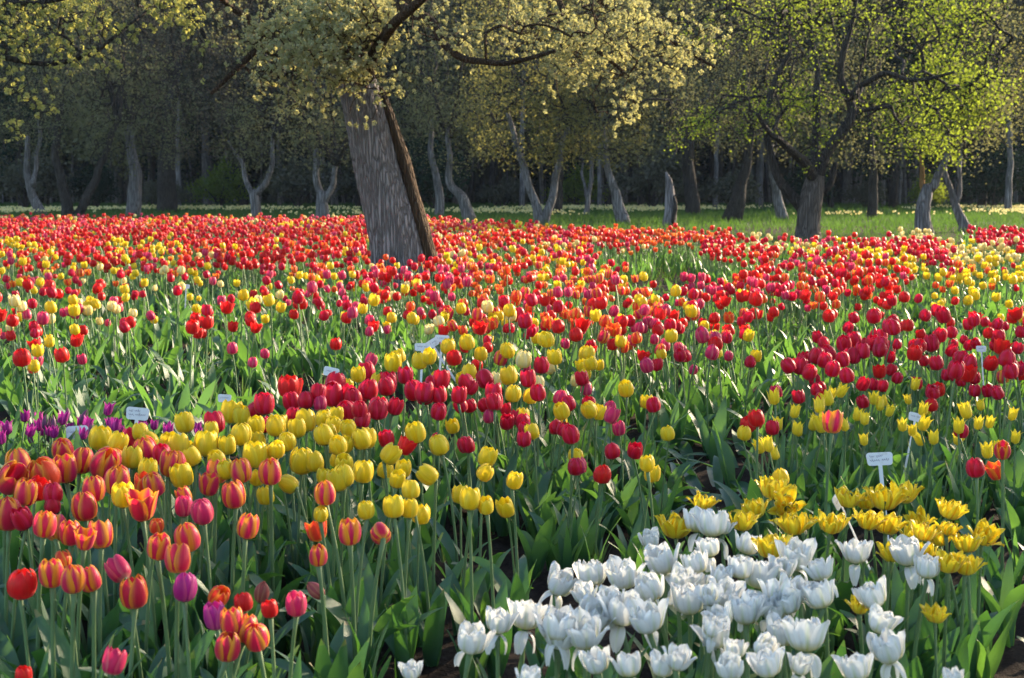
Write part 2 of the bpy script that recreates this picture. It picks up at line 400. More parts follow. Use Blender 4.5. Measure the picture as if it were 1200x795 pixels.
def flower(kind, r, H, lod=0):
    """petals of one head, base at 0: list of (V, F, uv)"""
    nu, nv = ((7, 10), (5, 6), (3, 5))[lod]
    out = []; a = r.uniform(0, 6.28)
    if kind in 'SORCPGY K'.replace(' ', '') :
        R = H * {'S': .44, 'O': .47, 'R': .48, 'C': .46, 'P': .43, 'G': .41, 'Y': .47, 'K': .48}[kind]
        f = r.uniform(0, 1) ** 1.5 * .95
        base, other = ('egg', 'cup')
        if kind in 'YRK' and r.random() < .55: base, other, f = 'cup', 'egg', r.uniform(0, .7)
        if kind in 'RSO' and r.random() < .16: base, other, f = 'cup', 'open', r.uniform(.2, .8)
        for i in range(3): out.append(petal(r, H * r.uniform(.95, 1.0), R * .90, a + 1.047 + i * 2.094 + r.normal(0, .06), .95, base, nu, nv, 2.8, .015, other, f))
        for i in range(3): out.append(petal(r, H * r.uniform(.93, 1.02), R, a + i * 2.094 + r.normal(0, .06), .92, base, nu, nv, 2.4, .015, other, min(1, f + r.uniform(0, .15))))
    elif kind in 'B':
        R = H * .36
        for i in range(3): out.append(petal(r, H * .95, R * .9, a + 1.047 + i * 2.094, .98, 'bud', nu, nv, 2.6))
        for i in range(3): out.append(petal(r, H, R, a + i * 2.094, .95, 'bud', nu, nv, 2.4))
    elif kind == 'V':
        R = H * .22
        for i in range(3): out.append(petal(r, H, R, a + i * 2.094, 1.05, 'bud', nu, nv, 1.6))
    elif kind in 'LM':
        R = H * (.40 if kind == 'L' else .42)
        for i in range(3): out.append(petal(r, H * .97, R * .9, a + 1.047 + i * 2.094, .80, 'lily', nu, nv, 1.5, .02, 'cup', r.uniform(0, .6)))
        for i in range(3): out.append(petal(r, H, R, a + i * 2.094, .78, 'lily', nu, nv, 1.4, .02, 'cup', r.uniform(0, .5)))
    elif kind == 'W':
        R = H * .58; f = r.uniform(.1, 1.0)
        na = 6 if lod < 2 else 4
        for i in range(4 if lod < 2 else 2): out.append(petal(r, H * r.uniform(.88, .98), R * .55, a + i * 1.57 + r.normal(0, .2), .85, 'cup', nu, nv, 3.2, .13))
        for i in range(3): out.append(petal(r, H * r.uniform(.94, 1.02), R * .82, a + 1.0 + i * 2.094 + r.normal(0, .1), .85, 'cup', nu, nv, 3.4, .10, 'open', f * r.uniform(0, .8)))
        for i in range(3): out.append(petal(r, H * r.uniform(.88, 1.0), R, a + i * 2.094 + r.normal(0, .12), .72, 'cup', nu, nv, 2.6, .09, 'open', min(1, f + r.uniform(0, .6))))
        if r.random() < .75:
            a1 = r.uniform(0, 6.28)
            for i in range(int(r.integers(1, 4))): out.append(droop_petal(r, H * r.uniform(.8, 1.0), R, a1 + i * 2.0 + r.normal(0, .3), nu, nv))
    elif kind == 'D':
        R = H * .66
        for i in range(4 if lod < 2 else 2): out.append(petal(r, H * r.uniform(.85, 1.0), R * .5, a + i * 1.57 + r.normal(0, .3), .8, 'egg', nu, nv, 2.2, .14))
        for i in range(5 if lod < 2 else 4): out.append(petal(r, H * r.uniform(.85, 1.02), R * .85, a + .3 + i * 1.257 + r.normal(0, .2), .62, 'cup', nu, nv, 2.0, .13, 'open', r.uniform(0, .7)))
        for i in range(5 if lod < 2 else 4): out.append(petal(r, H * r.uniform(.85, 1.0), R * .95, a + i * 1.257 + r.normal(0, .25), .5, 'open', nu, nv, 1.6, .16, 'flat', r.uniform(-.2, .8)))
    return out

def leaf(r, L, w, az, t0, t1, nu=5, nv=9, fold=.35, roll=0.0):
    """a lanceolate leaf from the ground: t0, t1 = lean from upright at base and tip (radians)"""
    s = np.linspace(0, 1, nv); th = t0 + (t1 - t0) * s ** 1.6
    ds = L / (nv - 1)
    rad = np.concatenate([[0], np.cumsum(np.sin(th[:-1]) * ds)]) + .006; z = np.concatenate([[0], np.cumsum(np.cos(th[:-1]) * ds)])
    wd = w * .5 * np.clip(np.sin(pi * (s * .90 + .10) ** .85), 0, 1) ** .75 ; wd[0] = max(wd[0], w * .2); wd[-1] = w * .01
    u = np.linspace(-1, 1, nu); U, Sg = np.meshgrid(u, s)
    tw = roll * s
    side = U * wd[:, None]; lift = np.abs(U) ** 1.5 * wd[:, None] * fold * (1 - .5 * Sg)
    wave = np.sin(Sg * r.uniform(7, 12) + r.uniform(0, 6)) * w * .05 * np.abs(U) * np.sign(U)
    lift = lift + wave
    nrm_r = np.cos(th)[:, None]; nrm_z = -np.sin(th)[:, None]   # outward/up normal of the strip
    ct, st = np.cos(tw)[:, None], np.sin(tw)[:, None]
    sd = side * ct; lf = side * st
    X = rad[:, None] - (lift + lf) * nrm_r; Z = z[:, None] - (lift + lf) * nrm_z
    c, sn = cos(az), sin(az)
    P = np.stack([X * c - sd * sn, X * sn + sd * c, Z], -1).reshape(-1, 3)
    P[:, 2] = np.maximum(P[:, 2], .008)
    return P, grid_faces(nu, nv), np.stack([U * .5 + .5, Sg], -1).reshape(-1, 2)

def rot_tilt(V, tx, ty):
    R = (Matrix.Rotation(tx, 3, 'X') @ Matrix.Rotation(ty, 3, 'Y')); return V @ np.array(R).T

HH = {'S': .066, 'O': .062, 'C': .064, 'R': .066, 'P': .064, 'G': .062, 'Y': .062, 'L': .052, 'M': .052, 'V': .06, 'K': .062, 'W': .066, 'D': .045, 'B': .045}
HZH = {'M': .27, 'V': .27, 'D': .34, 'L': .38, 'W': .36, 'B': .36}      # head heights

# ------------------------------------------------------------------ tulips read off the photograph: x y height-in-pixels kind
DATA = """
5 552 38 S;24 543 33 S;58 553 42 O;75 525 28 S;77 549 32 S;92 540 30 S;117 539 38 S;135 540 28 S;136 563 34 S;109 573 30 S;100 594 33 S;10 602 38 S;27 578 30 S;50 615 30 S;65 618 30 S;83 625 28 S;98 632 24 S;118 627 32 S;174 528 32 S;198 544 30 S;169 566 24 O;184 567 28 S;167 593 34 S;183 616 18 O;184 640 30 S
153 514 26 C;40 572 26 R;63 578 24 C;61 593 20 C;30 607 26 C;191 532 24 C;115 513 28 Y;133 518 24 Y;154 536 26 Y;171 550 24 Y;165 506 20 Y;182 513 20 Y;144 580 28 Y;197 518 22 Y
23 684 34 R;61 672 32 S;75 656 20 O;86 678 32 S;110 678 29 S;146 664 30 P;158 695 36 S;129 776 30 P;27 792 20 R;208 655 34 S
218 495 24 Y;268 483 26 Y;283 487 22 Y;282 509 26 Y;300 498 22 Y;325 498 24 Y;338 516 22 Y;359 493 26 Y;349 502 22 Y;377 490 20 Y;394 486 18 Y;389 498 20 Y;384 510 24 Y;395 520 22 Y;396 538 14 Y;240 520 30 Y;212 522 26 Y;220 528 24 Y;230 534 22 Y;248 503 18 Y;267 522 22 Y;301 517 22 Y;298 533 30 Y;315 532 22 Y;323 526 20 Y;353 540 30 Y;370 541 24 Y;347 562 22 Y;379 558 18 Y;396 563 26 Y;216 557 28 Y;257 538 22 Y;299 560 18 Y;315 576 16 Y;375 602 18 Y;268 550 22 Y
254 495 26 C;310 473 24 C;293 478 22 C;311 498 18 C;339 455 26 R;358 469 20 C;341 488 22 C;371 461 20 C;375 473 18 P;391 464 26 C;344 470 22 C;389 452 20 C
206 543 28 S;254 553 28 S;243 568 26 S;284 552 28 S;317 553 30 S;276 580 31 S;239 598 30 P;215 593 24 P;219 580 20 S;382 578 28 S;287 617 28 S;223 629 33 S;215 688 33 G;251 695 25 O;254 721 32 G;305 693 26 B;287 706 22 R;317 714 20 R;347 707 28 P;379 688 24 B;373 651 24 S;382 628 18 O;272 729 30 S;284 737 32 S;302 743 33 S;265 757 33 S;410 623 30 S;449 620 26 S
427 513 24 Y;490 506 25 Y;450 530 24 Y;424 553 26 Y;405 541 22 Y;404 558 26 Y;402 520 20 Y;472 549 20 Y;457 550 18 Y;464 561 20 Y;482 574 22 Y;462 594 26 Y;480 596 22 Y;488 600 18 Y;430 598 21 Y;518 521 24 Y;511 552 24 Y;530 497 16 Y;567 535 23 Y;562 552 20 Y;550 585 26 Y;540 580 16 Y;571 592 20 Y;600 563 20 Y;608 590 16 Y
454 514 20 C;470 522 20 R;508 514 18 C;554 521 16 C;441 480 24 C;460 476 20 C;423 492 20 C;513 482 20 C;537 463 20 C;553 472 16 C;580 471 20 C;589 483 18 C;597 488 18 C;408 480 24 C;430 460 24 C;454 453 22 C;500 462 24 C;559 489 14 P
309 474 24 C;338 453 26 R;371 460 20 C;390 449 26 C;415 466 22 C;409 480 20 C;421 479 20 C;405 460 20 C;432 435 22 C;431 456 24 C;437 423 16 P;454 448 24 C;475 440 20 C;442 478 26 C;487 457 24 C;496 460 24 C
460 425 22 Y;476 418 16 Y;491 423 20 Y;417 439 18 Y;498 438 14 Y;416 452 12 Y;444 446 18 Y;323 499 24 Y;395 486 16 Y;383 509 24 Y;409 501 20 Y;399 521 22 Y;428 514 24 Y
606 392 18 C;575 399 10 C;575 409 12 R;538 406 12 R;538 421 18 R;555 425 14 R;575 422 18 S;572 443 22 C;516 445 22 C;506 450 20 C;516 463 20 C;537 449 18 C;549 448 20 C;553 471 17 C;578 460 22 C;580 471 20 C;588 482 16 C;600 488 18 C;569 473 16 C;620 444 20 C;634 428 20 C;600 424 14 P;632 460 20 C;644 461 18 P;676 440 17 C;680 469 18 C;622 502 18 C;643 500 17 C;651 500 16 C;671 509 22 C;691 527 17 C;603 514 15 C;553 522 16 C;624 382 12 P;637 395 12 C;650 389 16 R;659 395 16 R;675 385 14 P;685 401 12 C;699 454 14 C
516 414 18 Y;514 424 18 Y;548 411 18 Y;560 415 16 Y;534 436 18 Y;552 438 14 Y;592 417 18 Y;612 421 20 K;598 440 22 Y;583 441 16 K;600 461 20 Y;616 462 18 Y;635 446 16 K;650 426 20 K;634 408 18 Y;618 401 16 Y;666 423 18 Y;680 425 16 Y;687 415 20 Y;695 425 14 Y;661 481 20 Y;695 478 20 Y;622 485 18 Y;634 502 18 Y;652 495 16 Y;688 433 14 Y;656 444 14 K
735 455 19 Y;752 466 16 Y;697 478 18 Y;759 543 19 Y;751 556 14 Y;775 506 13 Y;689 414 15 Y;704 428 12 Y;849 412 15 Y;683 537 12 Y;766 429 18 P;833 418 18 P;862 417 12 P;874 419 14 C;704 454 15 P;748 471 18 C;684 469 18 C;715 475 16 P;713 486 20 P;730 500 13 P;759 528 8 C;698 554 13 R;751 416 13 R;744 403 10 R;778 405 14 S;789 404 14 P;808 405 14 P;662 545 14 C;665 546 12 P
482 786 22 W;551 748 36 W;583 728 30 W;615 722 36 W;651 680 32 W;652 732 40 W;619 794 26 W;694 673 34 W;731 673 36 W;765 687 34 W;779 656 36 W;763 631 22 W;818 610 32 W;836 614 34 W;817 660 28 W;827 642 20 W;795 679 30 W;818 681 20 W;809 703 38 W;686 695 26 W;716 703 30 W;727 713 40 W;761 723 38 W;690 721 40 W;656 745 34 W;833 697 22 W;834 735 24 W;685 740 40 W;701 774 30 W;738 780 30 W;774 780 28 W;846 617 20 W;874 637 28 W;832 642 24 W;933 650 36 W;917 641 26 W;965 668 28 W;887 674 36 W;915 666 26 W;868 666 28 W;844 674 24 W;848 694 32 W;908 694 30 W;925 692 34 W;965 698 34 W;877 708 30 W;849 722 28 W;840 743 34 W;792 772 28 W;855 781 30 W;893 755 26 W;860 761 24 W;902 778 34 W;874 716 34 W;904 714 30 W;925 705 30 W;916 740 36 W;945 745 42 W;936 779 24 W;1004 647 30 W;1065 647 34 W;1087 665 28 W;1028 697 32 W;1028 728 30 W;1044 758 38 W;1005 783 34 W;1118 794 18 W
792 617 26 D;823 589 18 D;905 573 24 D;923 585 22 D;886 597 22 D;870 611 22 D;931 615 24 D;973 613 22 D;904 641 26 D;927 557 18 Y;995 584 20 D;1016 588 18 D;1036 584 26 D;1057 578 24 D;1016 610 20 D;1038 614 24 D;1111 597 22 D;1079 608 18 D;1081 624 20 D;1069 627 18 D;1101 630 20 D;1109 620 16 D;1133 637 21 D;1151 625 22 D;1111 659 22 D;1131 662 22 D;1045 647 20 D;1085 645 16 D;1007 711 16 D;1105 724 13 D;940 612 18 D
959 459 16 L;950 473 18 L;981 463 15 L;1009 465 15 L;909 473 18 L;932 478 18 L;927 484 16 L;924 495 16 L;951 495 19 L;937 498 16 L;965 496 22 L;926 506 12 L;887 509 16 Y;921 518 18 L;899 522 16 L;904 532 12 L;995 481 15 L;991 495 15 L;1013 488 15 L;1021 478 14 L;1005 516 13 L;1034 471 14 L;1050 466 13 L;1063 450 15 L;1066 469 11 L;1059 496 15 L;1062 504 14 L;1079 479 16 L;1106 482 12 L;1099 495 18 L;1121 492 15 L;1135 481 20 L;1143 472 13 L;1162 489 14 L;1176 486 15 L;1136 502 18 L;1074 509 15 L;1084 510 17 L;1105 516 13 L;1118 510 10 L;1192 509 15 L;1158 528 19 L;1186 525 13 L
888 490 20 R;897 493 18 R;907 493 14 C;901 501 12 C;975 495 26 S;1151 505 18 C;1145 548 23 C;1175 526 21 S;1198 553 16 O;1098 454 16 C;1081 449 14 C;1019 450 12 C;1023 470 10 C;1173 459 14 C;1155 458 12 C
936 429 20 C;947 434 18 C;921 455 16 C;933 460 16 C;949 456 14 C;956 417 20 C;966 424 18 C;962 444 14 C;974 413 20 C;974 432 19 C;990 403 19 C;985 426 18 C;999 417 19 C;995 438 18 C;1005 444 16 C;970 466 16 R;1003 398 19 C;1015 409 18 C;967 453 12 C;1018 387 18 C;1032 397 18 C;1025 417 18 C;1036 410 18 C;1042 398 13 C;1051 412 12 C;1031 428 14 C;1019 450 11 C;1046 443 12 C;1056 378 14 C;1055 393 17 C;1067 382 14 R;1079 388 12 R;1067 417 18 R;1067 405 16 C;1077 405 15 C;1052 412 13 C;1082 373 14 C;1096 369 14 C;1108 386 18 C;1116 375 12 R;1125 381 15 C;1093 402 20 C;1102 396 14 R;1118 401 12 C;1112 417 16 C;1125 416 15 C;1087 420 13 C;1106 406 14 C;1139 375 14 R;1145 388 13 R;1160 380 13 C;1169 381 12 C;1162 395 15 C;1139 400 12 C;1150 398 13 C;1167 407 13 C;1183 375 14 R;1181 395 14 C;1190 388 14 C;1198 404 14 C;1141 416 14 R;1152 423 17 R;1140 428 18 C;1117 435 16 C;1109 439 13 C;1123 442 13 C;1129 441 12 C;1139 446 14 C;1187 430 20 C;1198 432 15 R;1164 439 16 S;1174 460 15 C;1156 458 13 C;1097 454 16 C
12 501 16 M;1 499 16 M;43 498 14 M;51 493 18 V;65 493 16 M;70 505 14 M;88 495 14 M;104 483 15 M;122 493 15 M;128 500 15 M;139 499 16 M;194 503 16 M;172 501 10 M;95 509 18 V;112 490 18 V;60 499 18 V;232 502 13 M;222 508 12 M;32 505 12 M;76 490 12 M;150 504 13 M;20 490 14 M;36 488 12 M;54 504 15 M;80 502 14 M;97 500 13 M;116 506 14 M;160 500 13 M;184 498 12 M;6 512 15 M;240 500 12 M;30 514 14 V;68 488 15 V
76 398 14 R;77 415 17 R;16 428 14 S;33 425 10 P;276 404 14 P;289 425 12 P;392 400 14 R;320 413 8 P;453 385 9 P
41 412 15 Y;57 398 10 Y;68 367 14 Y;92 370 14 Y
"""
ITEMS = []
for ln in DATA.strip().splitlines():
    for it in ln.split(';'):
        x, y, s, k = it.split(); ITEMS.append((float(x), float(y), float(s), k))
NEAR_N = 310
ITEMS.sort(key=lambda t: -t[2] * (1.15 if t[3] in 'WD' else 1.0))
near, mid_items = ITEMS[:NEAR_N], ITEMS[NEAR_N:]

BED = {'S': 'flamed', 'O': 'flamed', 'P': 'mixed', 'G': 'mixed', 'B': 'mixed', 'Y': 'yellow', 'C': 'crimson', 'R': 'crimson', 'W': 'white', 'D': 'golden', 'L': 'lemon', 'K': 'yellow', 'M': 'purple', 'V': 'purple'}
DESC = {'S': 'red tulip with yellow petal edges', 'O': 'orange tulip flushed red', 'P': 'pink tulip', 'G': 'magenta tulip', 'B': 'dull pink tulip bud', 'Y': 'yellow tulip', 'C': 'crimson tulip',
        'R': 'scarlet tulip', 'W': 'double white tulip', 'D': 'double golden tulip', 'L': 'pointed lemon tulip', 'K': 'cream tulip', 'M': 'small purple tulip', 'V': 'narrow violet tulip bud'}
GROUP = {'S': 'red and yellow flamed tulips', 'O': 'red and yellow flamed tulips', 'P': 'pink tulips', 'G': 'pink tulips', 'B': 'pink tulips', 'Y': 'yellow tulips', 'K': 'yellow tulips', 'C': 'crimson and scarlet tulips',
         'R': 'crimson and scarlet tulips', 'W': 'double white tulips', 'D': 'double golden tulips', 'L': 'lemon tulips', 'M': 'purple tulips', 'V': 'purple tulips'}
ORD = ['', 'first', 'second', 'third', 'fourth', 'fifth', 'sixth', 'seventh', 'eighth', 'ninth', 'tenth', 'eleventh', 'twelfth', 'thirteenth', 'fourteenth', 'fifteenth', 'sixteenth']
labels = {}
zones = {}
for i, (x, y, s, k) in enumerate(near):
    side = 'W' if k == 'W' else 'D' if k == 'D' else ('east' if x > 860 else 'west')
    zones.setdefault((k, side), []).append(i)
for (k, side), idx in zones.items():
    idx.sort(key=lambda i: -near[i][1])
    rows = [idx[a:a + 8] for a in range(0, len(idx), 8)]
    where = {'W': '', 'D': '', 'east': ' beyond the soil path' if len(zones) else '', 'west': ''}[side]
    for ri, row in enumerate(rows):
        row.sort(key=lambda i: near[i][0])
        rn = 'front row' if ri == 0 else ORD[ri + 1] + ' row'
        for ci, i in enumerate(row):
            ss = near[i][2]
            pos = ORD[ci + 1] + ' from left' if len(row) > 1 else 'alone'
            if len(rows) == 1 and len(row) == 1: labels[i] = f"{DESC[k]}, the only one of its colour{where}"
            elif len(rows) == 1: labels[i] = f"{DESC[k]}, {pos} among its colour{where}"
            else: labels[i] = f"{DESC[k]}, {pos} in {rn} of its colour{where}"

def bez(p0, p1, p2, n):
    t = np.linspace(0, 1, n)[:, None]; return (1 - t) ** 2 * p0 + 2 * t * (1 - t) * p1 + t ** 2 * p2

def solve_head(x, y, k, r):
    zh = HZH.get(k, .43) * (1 + np.clip(r.normal(0, .035), -.08, .08))
    if k in 'SOPGBR' and y > 600: zh *= 1 - .20 * min(1, (y - 600) / 160)
    P = at_z(x, y, zh); return P
near_pts = []
def build_tulip(i, x, y, s, k):
    r = np.random.default_rng(1000 + i)
    P = solve_head(x, y, k, r)
    dist = math.hypot(P[1], P[2] - EYE)
    H = s * dist / FPX * 1.05
    if k == 'W': H *= .87
    H = min(max(H, .028), .092)
    lean = np.array([r.normal(0, .028), r.normal(0, .02), 0])
    base = np.array([P[0], P[1], 0.0]) - lean
    root = empty('tulip', tuple(base))
    tag(root, labels[i], 'tulip', GROUP[k])
    near_pts.append((base[0], base[1], k))
    h0 = P - base; h0[2] = P[2] - H * .5
    p1 = np.array([lean[0] * .1, lean[1] * .1, h0[2] * .6])
    sp = bez(np.zeros(3), p1, h0, 9); sp[0][2] = -.01
    sr = np.interp(np.linspace(0, 1, 9), [0, .9, 1], [.0044, .0034, .0050]) * (1.2 if k in 'WS' else 1)
    V, F, uv = tube(sp, sr, 8); mesh_obj('stem', V, F, M_STEM, root, uv, rnd=np.full(len(V), r.random()))
    tsd = .16 if r.random() < .88 else .45
    tx, ty = r.normal(0, tsd) - lean[1] * 2, r.normal(0, tsd) + lean[0] * 2
    # receptacle and pistil carry the petals
    pv, pf, puv = tube(np.array([[0, 0, -.004], [0, 0, .004], [0, 0, H * .10], [0, 0, H * .34]]), np.array([.004, .0075, .005, .004]), 8)
    hd = mesh_obj('flower_head', rot_tilt(pv, tx, ty) + h0, pf, M_STEM, root, puv, rnd=np.full(len(pv), .5))
    rv = r.random()
    for (V, F, uv) in flower(k, r, H, 0):
        mesh_obj('petal', rot_tilt(V, tx, ty) + h0, F, PM[k], hd, uv, rnd=np.full(len(V), (rv + r.uniform(-.06, .06)) % 1.0))
    az = r.uniform(0, 6.28); nl = 3 if k != 'D' else 2
    for j in range(nl):
        big = r.random()
        L = r.uniform(.20, .30) * (.85 if k in 'DW' else 1); wl_ = r.uniform(.034, .060)
        t1 = r.uniform(.3, 1.15) if big > .25 else r.uniform(1.3, 1.9)
        V, F, uv = leaf(r, L, wl_, az + j * 2.3 + r.normal(0, .3), r.uniform(.05, .30), t1, 5, 10, r.uniform(.2, .5), r.normal(0, .5))
        mesh_obj('leaf', V, F, M_LEAF, root, uv, rnd=np.full(len(V), r.random()))
for i, (x, y, s, k) in enumerate(near): build_tulip(i, x, y, s, k)
near_xy = np.array([(a, b) for a, b, _ in near_pts])

# ------------------------------------------------------------------ plant templates for the rest of the beds
class Acc:
    def __init__(s): s.V = []; s.F4 = []; s.F3 = []; s.uv = []; s.m4 = []; s.m3 = []; s.r = []; s.n = 0
    def add(s, V, F, uv, mi, rnd):
        if not isinstance(F, (list, tuple)): F = [F]
        for f in F:
            if len(f) == 0: continue
            if f.shape[1] == 4: s.F4.append(f + s.n); s.m4.append(np.full(len(f), mi) if np.isscalar(mi) else mi)
            else: s.F3.append(f + s.n); s.m3.append(np.full(len(f), mi))
        s.V.append(V); s.uv.append(uv); s.r.append(np.full(len(V), rnd) if np.isscalar(rnd) else rnd); s.n += len(V)
    def cat(s):
        V = np.concatenate(s.V); uv = np.concatenate(s.uv); r = np.concatenate(s.r)
        F = []; mi = []
        if s.F4: F.append(np.concatenate(s.F4)); mi.append(np.concatenate(s.m4))
        if s.F3: F.append(np.concatenate(s.F3)); mi.append(np.concatenate(s.m3))
        return V, F, uv, np.concatenate(mi), r
    def build(s, name, mats, parent=None, smooth=True):
        V, F, uv, mi, r = s.cat()
        return mesh_obj(name, V, F, mats, parent, uv, mi, r, smooth)
KINDS = list('SORCPGMVYLKWDB')
MATS = [PM[k] for k in KINDS] + [M_STEM, M_LEAF2, M_THIN]
I_STEM, I_LEAF, I_THIN = len(KINDS), len(KINDS) + 1, len(KINDS) + 2
def tube_q(P, R, n): V, F, uv = tube(P, R, n, cap=False); return V, F, uv
def plant_template(k, r, lod):
    a = Acc(); H = HH[k]; zh = HZH.get(k, .43)
    lean = np.array([r.normal(0, .03), r.normal(0, .03), 0]); hb = np.array([0, 0, zh - H * .5]) + lean
    ns = (7, 5, 4)[lod]; nt = (6, 4, 3)[lod]
    V, F, uv = tube_q(bez(np.zeros(3), np.array([0, 0, zh * .6]), hb, ns), np.full(ns, .0036 if lod < 2 else .0042), nt)
    a.add(V, F, uv, I_STEM, r.random())
    tx, ty = r.normal(0, .18), r.normal(0, .18); rv = r.random()
    for (V, F, uv) in flower(k, r, H, lod): a.add(rot_tilt(V, tx, ty) + hb, F, uv, KINDS.index(k), rv)
    az = r.uniform(0, 6.28)
    for j in range(3 if lod < 2 else 2):
        V, F, uv = leaf(r, r.uniform(.19, .30), r.uniform(.028, .050), az + j * 2.2 + r.normal(0, .3), r.uniform(.05, .3), r.uniform(.3, 1.3), (5, 3, 3)[lod], (8, 6, 4)[lod], r.uniform(.2, .5), r.normal(0, .5))
        a.add(V, F, uv, I_LEAF, r.random())
    return a.cat()
def leafy_template(r, kind, lod):
    a = Acc(); az = r.uniform(0, 6.28)
    if kind == 'broad':
        for j in range(4 if lod < 2 else 3):
            t1 = r.uniform(.3, 1.1) if r.random() < .6 else r.uniform(1.2, 2.1)
            V, F, uv = leaf(r, r.uniform(.18, .30), r.uniform(.034, .062), az + j * 1.7 + r.normal(0, .3), r.uniform(.05, .4), t1, (5, 3, 3)[lod], (9, 6, 4)[lod], r.uniform(.15, .5), r.normal(0, .6))
            a.add(V, F, uv, I_LEAF, r.random())
    else:
        for j in range(7 if lod < 2 else 5):
            V, F, uv = leaf(r, r.uniform(.14, .26), r.uniform(.007, .014), az + j * .9 + r.normal(0, .3), r.uniform(.05, .5), r.uniform(.4, 2.0), 3, (7, 5, 4)[lod], .3, r.normal(0, .4))
            a.add(V, F, uv, I_THIN, r.random())
    return a.cat()
tpl_cache = {}
def template(key, lod):
    if (key, lod) not in tpl_cache:
        r = np.random.default_rng(hash_s(key) + lod * 77)
        K = (8, 8, 6)[lod]
        tpl_cache[(key, lod)] = [leafy_template(r, key, lod) if len(key) > 1 else plant_template(key, r, lod) for _ in range(K)]
    return tpl_cache[(key, lod)]
def hash_s(s): return sum((i + 1) * ord(c) for i, c in enumerate(s)) * 13
def instance(acc, key, lod, pts, scales, r):
    """adds copies of the key's templates at pts (n x 2)"""
    T = template(key, lod); n = len(pts)
    if n == 0: return
    pick = r.integers(0, len(T), n); rot = r.uniform(0, 6.28, n); tlt = r.normal(0, .05, (n, 2)); rv = r.random(n)
    for q in range(len(T)):
        ix = np.where(pick == q)[0]
        if len(ix) == 0: continue
        V, F, uv, mi, rr = T[q]; m = len(V)
        c, s_ = np.cos(rot[ix])[:, None], np.sin(rot[ix])[:, None]; sc = scales[ix][:, None]
        X = (V[:, 0][None] * c - V[:, 1][None] * s_) * sc; Y = (V[:, 0][None] * s_ + V[:, 1][None] * c) * sc; Z = V[:, 2][None] * sc
        X = X + Z * tlt[ix, 0][:, None]; Y = Y + Z * tlt[ix, 1][:, None]
        P = np.stack([X + pts[ix, 0][:, None], Y + pts[ix, 1][:, None], Z], -1).reshape(-1, 3)
        off = (np.arange(len(ix)) * m)[:, None, None]
        R = (rr[None] * .35 + rv[ix][:, None] * .65).ravel() % 1.0
        k4 = len(F[0]) if F[0].shape[1] == 4 else 0
        acc.V.append(P); acc.uv.append(np.tile(uv, (len(ix), 1))); acc.r.append(R)
        acc.F4.append((F[0][None] + off).reshape(-1, 4) + acc.n); acc.m4.append(np.tile(mi[:k4], len(ix)))
        acc.n += m * len(ix)

acc = Acc()
# tulips read off the photograph that are too small to be things of their own
byk = {}
for (x, y, s, k) in mid_items:
    sc = 1.0
    for _ in range(3):
        zh = HZH.get(k, .43) * sc; P = at_z(x, y, zh); d = math.hypot(P[1], EYE - zh)
        sc = float(np.clip(1.08 * s * d / FPX / HH[k], .82, 1.28))
    byk.setdefault(k, []).append((P[0], P[1], sc))
for k, L in byk.items():
    L = np.array(L); instance(acc, k, 1, L[:, :2], L[:, 2], rng)

